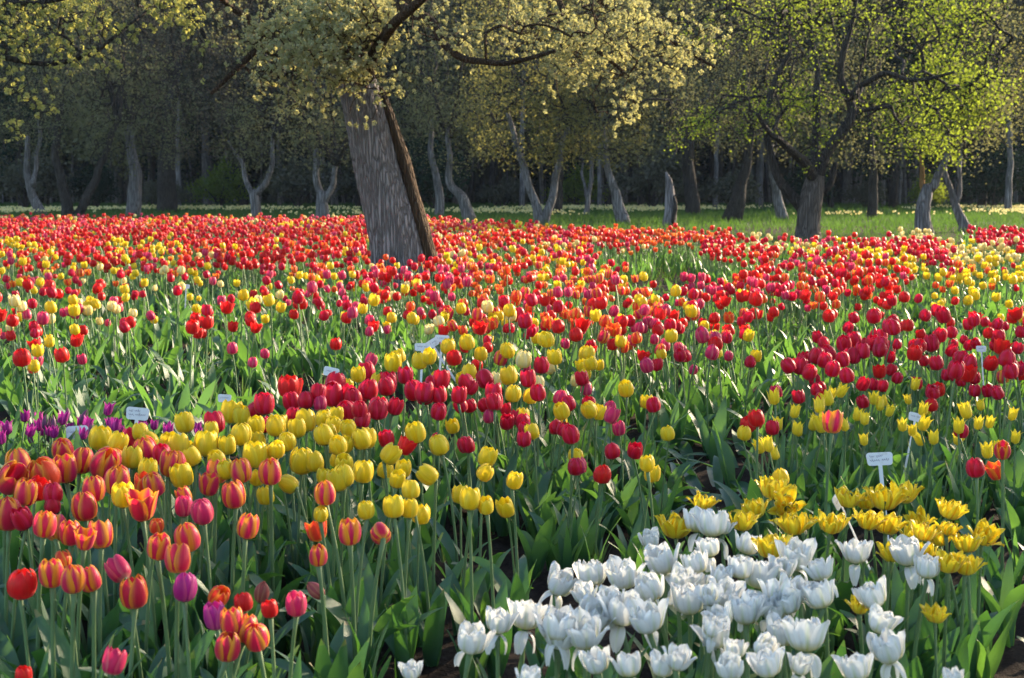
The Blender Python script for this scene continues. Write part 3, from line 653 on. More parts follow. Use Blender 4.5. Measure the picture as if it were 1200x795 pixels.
# mixed beds, by where the heads stand: outline, tulips per square metre, mix
REG = [
 ([(925, 415), (960, 395), (1000, 375), (1080, 365), (1215, 368), (1215, 440), (1150, 455), (1100, 450), (1080, 425), (1030, 430), (1000, 445), (950, 462), (918, 462)], 9, 'C9R2'),
 ([(1136, 268), (1201, 270), (1215, 290), (1150, 286)], 26, 'C8R2P1'),
 ([(1100, 282), (1150, 284), (1215, 288), (1215, 300), (1180, 306), (1125, 310), (1112, 296)], 30, 'K5L6'),
 ([(1040, 274), (1092, 275), (1095, 281), (1042, 282)], 30, 'K8L3'),
 ([(1000, 282), (1050, 279), (1110, 280), (1122, 298), (1115, 309), (1085, 302), (1045, 292), (1000, 290)], 30, 'C8R4P1'),
 ([(1008, 289), (1060, 292), (1088, 304), (1084, 313), (1050, 310), (1012, 299)], 30, 'Y9L3O1'),
 ([(1090, 325), (1120, 316), (1150, 310), (1215, 307), (1215, 330), (1150, 333), (1105, 342), (1088, 336)], 26, 'Y12O2C1'),
 ([(1180, 294), (1215, 294), (1215, 306), (1182, 307)], 25, 'R6C3O1'),
 ([(1170, 345), (1215, 345), (1215, 368), (1180, 366)], 20, 'Y9'),
 ([(1085, 345), (1150, 350), (1150, 374), (1085, 366)], 7, 'Y8'),
 ([(1090, 312), (1170, 305), (1215, 330), (1215, 378), (1080, 372)], 1.5, 'Y4R1'),
 ([(838, 279), (905, 280), (905, 286), (840, 286)], 14, 'K6R3'),
 ([(822, 283), (900, 284), (925, 292), (920, 300), (880, 300), (828, 297)], 24, 'R8C6K2'),
 ([(905, 281), (1000, 280), (1000, 296), (930, 296)], 22, 'P3R5K3L3M2Y2'),
 ([(930, 296), (1012, 294), (1050, 308), (1075, 316), (1060, 330), (1000, 326), (930, 318)], 18, 'R8O3P4Y2C2'),
 ([(880, 302), (930, 300), (1000, 322), (1055, 330), (1055, 352), (980, 345), (900, 330), (860, 318)], 17, 'R10C3O3P2'),
 ([(850, 322), (905, 328), (985, 345), (975, 362), (900, 368), (850, 352)], 22, 'R6O4P4C4Y1'),
 ([(905, 362), (1065, 345), (1070, 358), (1000, 380), (960, 402), (910, 420), (880, 390)], 3.5, 'R6C3O1'),
 ([(780, 338), (860, 324), (905, 366), (880, 392), (800, 392), (735, 375), (700, 350)], 25, 'P7C6R5S2Y3O2'),
 ([(600, 345), (700, 340), (740, 372), (800, 390), (770, 402), (690, 398), (610, 385), (560, 372)], 26, 'P6R5O5S4Y4C3K1'),
 ([(700, 398), (900, 392), (905, 420), (870, 432), (790, 420), (700, 412)], 5, 'C4P4Y4R2'),
 ([(560, 318), (660, 316), (770, 328), (780, 340), (700, 345), (600, 347), (555, 338)], 24, 'O9R4Y3S4P2'),
 ([(430, 300), (560, 312), (565, 345), (600, 372), (560, 392), (450, 372), (425, 340)], 17, 'P5C3R6O3Y3K1S2'),
 ([(640, 266), (860, 272), (860, 284), (800, 286), (740, 288), (690, 284), (640, 280)], 18, 'O8R7C3P2'),
 ([(690, 286), (790, 288), (780, 292), (690, 292)], 5, 'O4K2R2'),
 ([(500, 256), (640, 264), (690, 286), (695, 300), (760, 322), (660, 318), (560, 316), (505, 312)], 17, 'R9O5Y4C3P3K1'),
 ([(130, 280), (215, 278), (220, 294), (130, 296)], 14, 'Y7R4L1'),
 ([(0, 284), (60, 286), (60, 300), (0, 304)], 12, 'Y5R4O2'),
 ([(-20, 254), (430, 256), (430, 268), (-20, 272)], 14, 'R6C4O3P3K1Y1'),
 ([(-20, 270), (430, 268), (430, 300), (250, 298), (-20, 298)], 17, 'R11C4O2P1Y1'),
 ([(250, 296), (430, 298), (430, 316), (330, 318), (250, 308)], 22, 'R12C3O1'),
 ([(-20, 297), (250, 297), (255, 325), (-20, 328)], 15, 'R7P3Y4O3K1C2'),
 ([(-20, 327), (330, 324), (335, 362), (300, 392), (200, 398), (100, 385), (-20, 392)], 9.5, 'R5C4Y5K3P3O1'),
 ([(330, 318), (432, 316), (450, 372), (420, 386), (335, 372)], 11, 'P4C4R4Y4O2'),
 ([(-20, 390), (110, 386), (105, 438), (-20, 445)], 4, 'R4Y4P2'),
]
def parse_mix(s):
    ks, ws, i = [], [], 0
    while i < len(s):
        k = s[i]; j = i + 1
        while j < len(s) and s[j].isdigit(): j += 1
        ks.append(k); ws.append(float(s[i + 1:j])); i = j
    return ks, np.array(ws) / sum(ws)
TRUNK_GAPS = [(at_depth(470, 300, 15.0)[:2], .42)]
def rand_ground(y0, y1, dens, r, margin=1.12):
    """evenly scattered ground points inside the widened view between distances y0 and y1"""
    hw0, hw1 = y0 * .36 * margin + .4, y1 * .36 * margin + .4
    n = int(dens * (y1 - y0) * (hw0 + hw1)); y = r.uniform(y0, y1, n * 2); x = r.uniform(-hw1, hw1, n * 2)
    keep = np.abs(x) < y * .36 * margin + .4
    P = np.stack([x, y], 1)[keep]
    return P
DMAX = 46; DK = 1.6
pool = rand_ground(4.0, 40, DMAX, rng)
px, py = to_px(np.column_stack([pool, np.full(len(pool), .43)]))
taken = np.zeros(len(pool), bool)
cl = fbm(pool[:, 0], pool[:, 1], 21, 3, 1.6)     # loose clumps
total = 0
for poly, dens, mixs in REG:
    m = in_poly(px, py, poly) & ~taken
    m2 = m & (rng.random(len(pool)) < dens * DK / DMAX * np.clip(1 + cl * .7, .3, 1.8))
    taken |= m
    for (c0, rad) in TRUNK_GAPS: m2 &= np.hypot(pool[:, 0] - c0[0], pool[:, 1] - c0[1]) > rad
    ks, ws = parse_mix(mixs); idx = np.where(m2)[0]
    # neighbours of a colour stand together
    fld = (fbm(pool[idx, 0], pool[idx, 1], 31 + len(mixs), 3, 2.2) * .5 + .5) * .75 + rng.random(len(idx)) * .25
    rank = np.argsort(np.argsort(fld)) / max(1, len(idx)); ch = np.searchsorted(np.cumsum(ws) - 1e-9, rank)
    ch = np.clip(ch, 0, len(ks) - 1)
    for q, k in enumerate(ks):
        P = pool[idx[ch == q]]
        sc = np.clip(rng.normal(.97, .10, len(P)), .7, 1.25)
        for lod, lo, hi in ((1, 0, 9), (2, 9, 99)):
            mm = (P[:, 1] >= lo) & (P[:, 1] < hi); instance(acc, k, lod, P[mm], sc[mm], rng); total += mm.sum()
print('bed tulips', total)
bed = acc.build('tulip_bed', MATS)
tag(bed, 'sheets of red, orange, pink and yellow tulips filling the beds out to the orchard', 'tulips', kind='stuff')

# ------------------------------------------------------------------ leaves between the tulips
NO_LEAF = [  # ground outlines (pixels) of bare earth and of the grassy clearing
 [(800, 560), (850, 530), (890, 535), (905, 560), (880, 610), (840, 630), (800, 640), (770, 620)],
 [(1150, 700), (1175, 670), (1260, 640), (1260, 830), (1110, 830), (1090, 790)],
 [(430, 775), (520, 745), (590, 700), (700, 690), (720, 830), (430, 830)],
 [(-60, 512), (60, 508), (90, 525), (90, 560), (-60, 600)],
]
CLEAR = [[(690, 322), (760, 312), (880, 312), (900, 335), (850, 345), (760, 342), (690, 338)],
         [(700, 300), (800, 296), (832, 300), (830, 322), (760, 318), (700, 316)]]
THINZ = [[(280, 430), (420, 428), (450, 480), (300, 500), (180, 470)]]
leaf_acc = Acc()
lp = rand_ground(2.0, 36, 30, rng)
gxp, gyp = to_px(np.column_stack([lp, np.zeros(len(lp))]))
hxp, hyp = to_px(np.column_stack([lp, np.full(len(lp), .15)]))
keep = rng.random(len(lp)) < np.where(lp[:, 1] < 6, 1.0, np.where(lp[:, 1] < 14, .85, .5))
for poly in NO_LEAF: keep &= ~(in_poly(gxp, gyp, poly) & (rng.random(len(lp)) < .74))
for poly in CLEAR: keep &= ~in_poly(hxp, hyp, poly)
keep &= ~((hyp < 262) & (hxp < 640)); keep &= ~((hyp < 290) & (hxp > 900) & (hxp < 1130)); keep &= ~((hyp < 276) & (hxp > 640))
for (c0, rad) in TRUNK_GAPS: keep &= np.hypot(lp[:, 0] - c0[0], lp[:, 1] - c0[1]) > rad
# gravelly purple row and the double beds carry shorter leaves
thin = np.zeros(len(lp), bool)
for poly in THINZ: thin |= in_poly(hxp, hyp, poly) & (rng.random(len(lp)) < .7)
thin |= rng.random(len(lp)) < .06
low = in_poly(gxp, gyp, [(440, 690), (760, 640), (800, 600), (1180, 600), (1180, 830), (440, 830)])
sc = np.clip(rng.normal(.92, .16, len(lp)), .5, 1.3); sc = np.where(low, sc * .72, sc)
sc = np.where(lp[:, 1] > 14, sc * .95, sc)
for lod, lo, hi in ((0, 0, 6), (1, 6, 12), (2, 12, 99)):
    for kk, mk in (('broad', ~thin), ('thin', thin)):
        m = keep & mk & (lp[:, 1] >= lo) & (lp[:, 1] < hi); instance(leaf_acc, kk, lod, lp[m], sc[m], rng)
for k_ in range(60):
    x_, y_ = rng.uniform(760, 900), rng.uniform(520, 640); p_ = at_z(x_, y_, 0)
    L_, F_, U_ = leaf(rng, rng.uniform(.18, .30), rng.uniform(.03, .055), rng.uniform(0, 6.28), rng.uniform(.6, 1.2), rng.uniform(1.6, 2.0), 5, 10, .3, rng.normal(0, .5))
    leaf_acc.add(L_ + np.array([p_[0], p_[1], .012]), F_, U_, I_LEAF, rng.random())
fo = leaf_acc.build('tulip_foliage', MATS)
tag(fo, 'broad and narrow green leaves carpeting the beds between the tulip stems', 'foliage', kind='stuff')

# ------------------------------------------------------------------ grass of the orchard
def blades(P, h, w, r):
    n = len(P); a = r.uniform(0, 6.28, n); lx = r.normal(0, .35, (n, 2)) * h[:, None]
    dx = np.stack([np.cos(a) * w, np.sin(a) * w], 1)
    b0 = np.column_stack([P - dx, np.full(n, -.01)]); b1 = np.column_stack([P + dx, np.full(n, -.01)]); t = np.column_stack([P + lx, h])
    V = np.stack([b0, b1, t], 1).reshape(-1, 3); F = np.arange(n * 3).reshape(-1, 3)
    uv = np.tile(np.array([[0, 0], [1, 0], [.5, 1]]), (n, 1)); return V, F, uv, np.repeat(r.random(n), 3)
ga = Acc()
for y0, y1, dens, hh, ww in ((14, 34, 70, .11, .010), (34, 60, 34, .14, .018), (60, 85, 14, .18, .03)):
    P = rand_ground(y0, y1, dens, rng); c = fbm(P[:, 0], P[:, 1], 9, 3, 1.2)
    P = P[rng.random(len(P)) < .65 + .5 * c]; V, F, uv, r_ = blades(P, hh * rng.uniform(.4, 1.5, len(P)), np.full(len(P), ww), rng)
    ga.add(V, F, uv, 0, r_)
gr = ga.build('grass', [M_GRASS]); tag(gr, 'shaded green grass under the orchard trees', 'grass', kind='stuff')
# pale wild flowers in the far grass
fa = Acc(); P = rand_ground(52, 70, 7, rng); c = fbm(P[:, 0], P[:, 1], 19, 3, .35) + .25 * np.sin(P[:, 1] * .9); P = P[(c > .12)]
n = len(P); q = .03; z = rng.uniform(.12, .24, n)
off = np.array([[-q, 0, -q], [q, 0, -q], [q, .01, q], [-q, .01, q]])
V = (np.column_stack([P, z])[:, None] + off[None]).reshape(-1, 3); fa.add(V, np.arange(n * 4).reshape(-1, 4), np.tile([[0, 0], [1, 0], [1, 1], [0, 1]], (n, 1)), 0, np.repeat(rng.random(n), 4))
fl = fa.build('daffodils', [PM['K']]); tag(fl, 'pale band of spring flowers in the far grass before the wood', 'flowers', kind='stuff')

# ------------------------------------------------------------------ trees
def seg_tubes(P0, P1, r0, r1, n=4):
    D = P1 - P0; L = np.linalg.norm(D, axis=1)[:, None] + 1e-9; T = D / L
    ref = np.where(np.abs(T[:, :1]) < .8, np.array([[1., 0, 0]]), np.array([[0, 1., 0]]))
    A = np.cross(T, ref); A /= np.linalg.norm(A, axis=1)[:, None]; B = np.cross(T, A)
    th = np.linspace(0, 2 * pi, n, endpoint=False); c, s = np.cos(th)[None, :, None], np.sin(th)[None, :, None]
    ring = A[:, None] * c + B[:, None] * s
    V = np.concatenate([P0[:, None] + ring * r0[:, None, None], P1[:, None] + ring * r1[:, None, None]], 1)
    m = len(P0); base = np.array([(i, (i + 1) % n, n + (i + 1) % n, n + i) for i in range(n)])
    F = (base[None] + (np.arange(m) * 2 * n)[:, None, None]).reshape(-1, 4)
    return V.reshape(-1, 3), F, np.zeros((m * 2 * n, 2))
def leaf_quads(C, size, r, up=.3, six=False):
    n = len(C); N = r.normal(0, 1, (n, 3)); N[:, 2] += up; N /= np.linalg.norm(N, axis=1)[:, None]
    A = np.cross(N, r.normal(0, 1, (n, 3))); A /= np.linalg.norm(A, axis=1)[:, None]; B = np.cross(N, A)
    s = (size * r.uniform(.6, 1.25, n))[:, None]; w = s * r.uniform(.28, .42, n)[:, None]
    a = C - A * s * .5; b = C + A * s * .5; c1 = C + B * w - A * s * .05; c2 = C - B * w - A * s * .05
    if not six:
        V = np.stack([a, c1, b, c2], 1).reshape(-1, 3); F = np.arange(n * 4).reshape(-1, 4)
        return V, F, np.tile([[.5, 0], [1, .5], [.5, 1], [0, .5]], (n, 1)), np.repeat(r.random(n), 4)
    k = N * w * .35
    V = np.stack([a, c1 + k, b, c2 + k], 1).reshape(-1, 3)
    F = (np.array([[0, 1, 2], [0, 2, 3]])[None] + (np.arange(n) * 4)[:, None, None]).reshape(-1, 3)
    return V, F, np.tile([[.5, 0], [1, .5], [.5, 1], [0, .5]], (n, 1)), np.repeat(r.random(n), 4)

def grow(limbs, targets, r, sag=.12, steps=4):
    """joins every target to the nearest wood already there; returns segments with pipe-model counts"""
    N = [l[:, :3] for l in limbs]; nodes = np.concatenate(N); n0 = len(nodes)
    par = [-1] * n0; cap = n0 + len(targets) * steps
    arr = np.zeros((cap, 3)); arr[:n0] = nodes; cnt = n0; parent = np.full(cap, -1)
    d0 = np.min(np.linalg.norm(targets[:, None, :] - nodes[None, ::3], axis=2), axis=1); order = np.argsort(d0)
    for t in targets[order]:
        dv = arr[:cnt] - t; d = np.einsum('ij,ij->i', dv, dv); j = int(np.argmin(d)); p0 = arr[j]; L = math.sqrt(d[j])
        if L < 1e-3: continue
        mid = (p0 + t) / 2 + r.normal(0, .13 * L, 3) + np.array([0, 0, sag * L])
        prev = j
        for q in range(1, steps + 1):
            f = q / steps; p = (1 - f) ** 2 * p0 + 2 * f * (1 - f) * mid + f * f * t
            arr[cnt] = p; parent[cnt] = prev; prev = cnt; cnt += 1
    w = np.ones(cnt)
    for i in range(cnt - 1, n0 - 1, -1):
        w[parent[i]] += w[i] / steps if False else 0
    w = np.zeros(cnt); haschild = np.zeros(cnt, bool)
    for i in range(n0, cnt): haschild[parent[i]] = True
    for i in range(cnt - 1, n0 - 1, -1):
        if not haschild[i]: w[i] = 1
        w[parent[i]] += w[i]
    idx = np.arange(n0, cnt); return arr, parent, w, idx, n0

def make_tree(name, label, cat, limbs, blobs, mats, group=None, leaf=.05, per=6, spread=.10, twig=.006, seed=1, nside=16, ridge=0.0, rosette=False, step=.14, wig=.02, crown=True, barkidx=None, kind_names=None, cdens=.62, cclump=.25):
    """limbs: lists of world rows (x, y, z, radius), the first is the trunk; blobs: (centre, radii, n)"""
    r = np.random.default_rng(seed)
    bark, leafm = mats
    base = np.array([limbs[0][0][0], limbs[0][0][1], 0.0])
    root = empty(name, tuple(base)); tag(root, label, cat, group)
    LL = []
    for i, l in enumerate(limbs):
        l = np.asarray(l, float); q = resample(l, step, wig if i else wig * .6, r); LL.append(q)
        rid = None
        if ridge:
            ph = r.uniform(0, 6.28, 8)
            def rid(k, n, ph=ph, rd=ridge):
                th = np.linspace(0, 2 * pi, n, endpoint=False)[None, :]; z = np.linspace(0, 1, k)[:, None]
                z = z * k * step
                return 1 + rd * (np.sin(th * 5 + ph[0] + z * .8) * .7 + np.sin(th * 9 + ph[1] - z * 1.1) * .5 + np.sin(th * 17 + ph[2] + np.sin(z * 3 + ph[3])) * .4 + np.sin(th * 3 + z * 2.3 + ph[4]) * .5) + r.normal(0, rd * .22, (k, n))
        V, F, uv = tube(q[:, :3], q[:, 3], nside if i == 0 else max(6, nside // 2), ridges=rid)
        nm = (kind_names[i] if kind_names else ('trunk' if i == 0 else 'limb'))
        mb = bark[barkidx[i]] if barkidx else (bark[0] if isinstance(bark, list) else bark)
        mesh_obj(nm, V - base, F, mb, root, uv)
    if crown:
        T = []
        for (c, rad, n) in blobs:
            u = r.normal(0, 1, (n, 3)); u /= np.linalg.norm(u, axis=1)[:, None]; u *= (r.random(n) ** .45)[:, None]
            T.append(np.asarray(c) + u * np.asarray(rad))
        T = np.concatenate(T); T = T[T[:, 2] > .6]
        cl_ = np.sin(T[:, 0] * 2.3 + r.uniform(0, 6)) + np.sin(T[:, 1] * 2.1 + r.uniform(0, 6)) + np.sin(T[:, 2] * 2.9 + r.uniform(0, 6))
        T = T[r.random(len(T)) < cdens + cclump * cl_ + cclump * .8 * np.sin(T[:, 0] * 5.7 + 1) * np.sin(T[:, 2] * 6.3 + 2)]
        arr, parent, w, idx, n0 = grow(LL, T, r)
        rr = twig * np.maximum(w, 1) ** .42
        # a twig is never thicker than the limb it leaves
        a = Acc(); V, F, uv = seg_tubes(arr[parent[idx]], arr[idx], np.minimum(rr[parent[idx]], rr[idx] * 1.25), rr[idx], 4)
        a.add(V - base, F, uv, 0, 0.5)
        # leaves round the twig ends and along the last bits
        if rosette:
            tips = idx[w[idx] <= 2]; C0 = arr[tips]; m = len(C0)
            reps = 1
            C = np.repeat(C0, per, 0); dirn = r.normal(0, 1, (len(C), 3)); dirn[:, 2] += .25; dirn /= np.linalg.norm(dirn, axis=1)[:, None]
            C = C + dirn * leaf * .55 + np.repeat(r.normal(0, spread, (m, 3)), per, 0)
        else:
            tips = idx[w[idx] <= 2]; C = np.repeat(arr[tips], per, 0) + r.normal(0, spread, (len(tips) * per, 3))
        C = C[r.random(len(C)) < .9]
        V, F, uv, rn = leaf_quads(C, leaf, r, .3, rosette)
        a.add(V - base, F, uv, 1, rn)
        a.build('crown', [M_BARKD if not isinstance(bark, list) else bark[-1], leafm], root)
    return root

CM = {
 'gold': crown_mat('young_leaf_gold', (.20, .23, .13), (.42, .42, .29), (.62, .58, .20), trans=.42),
 'lime': crown_mat('young_leaf_lime', (.16, .19, .08), (.30, .32, .17), (.62, .60, .14), trans=.45),
 'green': crown_mat('leaf_green', (.045, .082, .022), (.090, .13, .036), (.36, .46, .04), trans=.45),
 'olive': crown_mat('leaf_olive', (.095, .105, .065), (.16, .165, .10), (.24, .24, .09), trans=.38),
 'brown': crown_mat('leaf_russet', (.13, .11, .075), (.19, .155, .11), (.20, .14, .06), trans=.35),
 'wood': crown_mat('leaf_wood', (.070, .074, .056), (.115, .112, .082), (.08, .09, .03), trans=.3),
 'fir': crown_mat('leaf_fir', (.012, .026, .016), (.024, .042, .022), (.02, .04, .015), trans=.15),
}
def pl(rows, d, dd=None):
    """pixel polyline (x, y, width in pixels) at distance d -> world rows"""
    out = []
    for i, row in enumerate(rows):
        x, y, w = row[:3]; dj = d + (row[3] if len(row) > 3 else 0); P = at_depth(x, y, dj); out.append((P[0], P[1], P[2], w * dj / FPX * .5))
    return out
def bl(x, y, rx, ry, n, d, rd=None, dd=0):
    P = at_depth(x, y, d + dd); k = (d + dd) / FPX; return (P, (rx * k, (rd if rd else rx * k), ry * k), n)

# the big leaning tree among the tulips
D0 = 15.0
trunk = pl([(472, 352, 92), (470, 330, 76), (467, 300, 63), (460, 270, 58), (451, 230, 54), (442, 190, 52), (433, 150, 49), (423, 110, 46), (412, 75, 40), (402, 30, 32, .2), (396, -40, 25, .5), (410, -120, 20, .8)], D0)
rib = pl([(512, 352, 32, -.02), (505, 320, 24, -.04), (500, 300, 19, -.04), (491, 262, 20, -.05), (483, 225, 15, -.06), (473, 190, 17, -.06), (464, 160, 12, -.05), (456, 135, 13, -.05), (447, 105, 10, 0)], D0)
l1 = pl([(415, 80, 20), (388, 58, 14, .5), (350, 40, 11, .7), (318, 48, 9, .7), (296, 25, 8, .6), (268, 5, 7, .5), (245, -20, 8, 0)], D0)
l2 = pl([(415, 70, 26), (440, 30, 20, .3), (480, 5, 16, .4), (505, -10, 13, .6), (540, -60, 10, .8), (600, -120, 8, 1)], D0)
l3 = pl([(470, 10, 14, .3), (505, 25, 11, -.2), (520, 50, 9, -.5), (545, 68, 8, -.8), (590, 76, 6, -1.2), (650, 60, 4, -1.5)], D0)
l4 = pl([(425, 100, 16), (440, 60, 13, -.8), (470, 20, 11, -1.6), (520, -30, 9, -2.2)], D0)
l5 = pl([(540, -60, 10, .8), (640, -40, 9, .9), (720, 10, 7, .8), (790, 50, 5, .6), (840, 80, 3, .5)], D0)
l6 = pl([(410, 60, 22), (380, 20, 17, .8), (340, -40, 13, 1.4), (300, -100, 10, 1.8)], D0)
l7 = pl([(300, 60, 8, -.8), (270, 90, 6, -1), (250, 110, 4, -1.1)], D0)
l8 = pl([(640, -40, 9, .9), (660, 10, 7, .4), (690, 50, 5, .2), (730, 85, 4, .1)], D0)
B = [bl(320, 30, 90, 55, 240, D0, 1.3), bl(300, 105, 55, 32, 60, D0, .5, -.8), bl(360, 110, 40, 30, 45, D0, .5, -.6), bl(420, 30, 60, 60, 150, D0, 1.3, -.5), bl(425, 120, 45, 30, 70, D0, .3, -.8), bl(390, 75, 70, 40, 90, D0, .6, -1.0), bl(350, 60, 60, 50, 90, D0, .4, -1.2), bl(415, 25, 60, 45, 230, D0, .5, -.9), bl(350, 50, 70, 40, 170, D0, .5, -.7), bl(420, 75, 40, 35, 90, D0, .3, -.8),
     bl(505, 60, 55, 70, 210, D0, 1.0, -.4), bl(512, 125, 26, 34, 50, D0, .4, -.6), bl(720, 130, 50, 40, 90, D0, .5), bl(590, 110, 50, 30, 60, D0, .4), bl(590, 40, 90, 55, 330, D0, 1.2), bl(690, 45, 80, 60, 300, D0, 1.2), bl(640, 100, 70, 30, 100, D0, .6),
     bl(780, 70, 75, 75, 330, D0, 1.0), bl(790, 130, 60, 35, 100, D0, .6), bl(835, 60, 40, 70, 120, D0, .7), bl(560, -60, 260, 70, 420, D0, 1.8), bl(380, -90, 170, 80, 220, D0, 1.8), bl(500, -200, 260, 90, 160, D0, 2.0)]
make_tree('old_fruit_tree', 'thick grey leaning tree with furrowed bark standing among the tulips', 'tree', [trunk, rib, l1, l2, l3, l4, l5, l6, l7, l8], B,
          ([M_BARK, M_BARKB], CM['gold']), leaf=.037, per=11, spread=.06, twig=.0036, cdens=.37, cclump=.46, seed=3, nside=72, ridge=.05, rosette=True, step=.05, wig=.012, barkidx=[0, 1, 1, 1, 1, 1, 1, 1, 1, 1], kind_names=['trunk', 'side_trunk'] + ['limb'] * 8)
# tree whose boughs reach in from beyond the edge
D1 = 13.5
t1 = pl([(-330, 375, 60), (-320, 250, 52), (-300, 120, 46), (-270, 20, 40), (-250, -100, 30)], D1)
ta = pl([(-300, 110, 26), (-200, 40, 20, -.3), (-100, 10, 13, -.5), (0, 5, 9, -.6), (80, 0, 6, -.7), (150, -30, 4, -.8)], D1)
tb = pl([(-100, 10, 11, -.5), (-30, 60, 8, -.4), (50, 75, 6, -.3), (110, 60, 5, -.2), (165, 20, 3, 0)], D1)
tcq = pl([(-270, 20, 26), (-150, -60, 20, .3), (0, -60, 15, .6), (120, -40, 11, .8), (220, 5, 7, .8), (240, 50, 4, .7)], D1)
B = [bl(60, 35, 110, 60, 330, D1, 1.2), bl(110, 75, 75, 38, 130, D1, .8), bl(25, 110, 55, 30, 60, D1, .6), bl(15, 155, 22, 16, 10, D1, .3), bl(200, 15, 55, 40, 80, D1, .8), bl(235, 80, 28, 28, 26, D1, .4), bl(130, 110, 70, 25, 40, D1, .5), bl(50, 130, 40, 25, 30, D1, .4), bl(60, -80, 260, 70, 260, D1, 1.6), bl(-150, 20, 140, 90, 160, D1, 1.5)]
make_tree('fruit_tree', 'sunlit lime green boughs reaching in over the tulips beside the frame edge', 'tree', [t1, ta, tb, tcq], B, ([M_BARK, M_BARKD], CM['lime']), leaf=.036, per=12, spread=.06, cdens=.48, cclump=.40, twig=.0045, seed=5, nside=20, ridge=.03, rosette=True, step=.1, barkidx=[0, 1, 1, 1])
# the spreading green tree on the right
D2 = depth_of_base(283)
tr = pl([(946, 286, 36), (946, 278, 29), (946, 262, 27), (949, 240, 27), (955, 222, 26), (957, 205, 20)], D2)
la = pl([(946, 258, 16), (936, 236, 14), (918, 218, 11), (907, 200, 9), (904, 175, 8), (897, 150, 8), (900, 120, 7), (912, 85, 6), (926, 60, 4)], D2)
lb = pl([(956, 212, 14), (940, 185, 11, -.4), (922, 172, 9, -.8), (905, 160, 7, -1.2), (888, 135, 5, -1.6)], D2)
lc = pl([(957, 205, 14), (958, 170, 11, .4), (957, 130, 9, .6), (958, 90, 7, .7), (952, 50, 5, .8), (948, 0, 4, 1)], D2)
ld = pl([(958, 210, 16), (972, 170, 13), (990, 150, 12), (1002, 132, 11), (992, 112, 9), (984, 92, 8), (990, 60, 7), (1000, 25, 5), (1005, -20, 4)], D2)
le = pl([(996, 118, 8), (1006, 102, 7, -.4), (1036, 85, 6, -.8), (1062, 96, 5, -1), (1088, 92, 4, -1.2), (1120, 84, 3, -1.4)], D2)
lf = pl([(957, 215, 12), (966, 226, 9), (975, 215, 7), (980, 190, 5)], D2)
B = [bl(950, 70, 130, 80, 480, D2, 2.4), bl(960, -20, 160, 60, 320, D2, 2.6), bl(880, 130, 70, 60, 260, D2, 1.6), bl(1050, 130, 80, 60, 180, D2, 1.6), bl(830, 165, 50, 30, 90, D2, 1.0), bl(1095, 165, 60, 35, 120, D2, 1.2), bl(860, 60, 60, 60, 170, D2, 1.5), bl(985, 180, 60, 40, 90, D2, 1.5)]
make_tree('fruit_tree', 'broad green tree with dark twisted limbs at the grass edge behind red tulips', 'tree', [tr, la, lb, lc, ld, le, lf], B, ([M_BARKM, M_BARKD], CM['green']), leaf=.058, per=7, spread=.12, twig=.012, cdens=.26, cclump=.34, seed=8, nside=26, ridge=.05, step=.12, barkidx=[0, 1, 1, 1, 1, 1, 1])

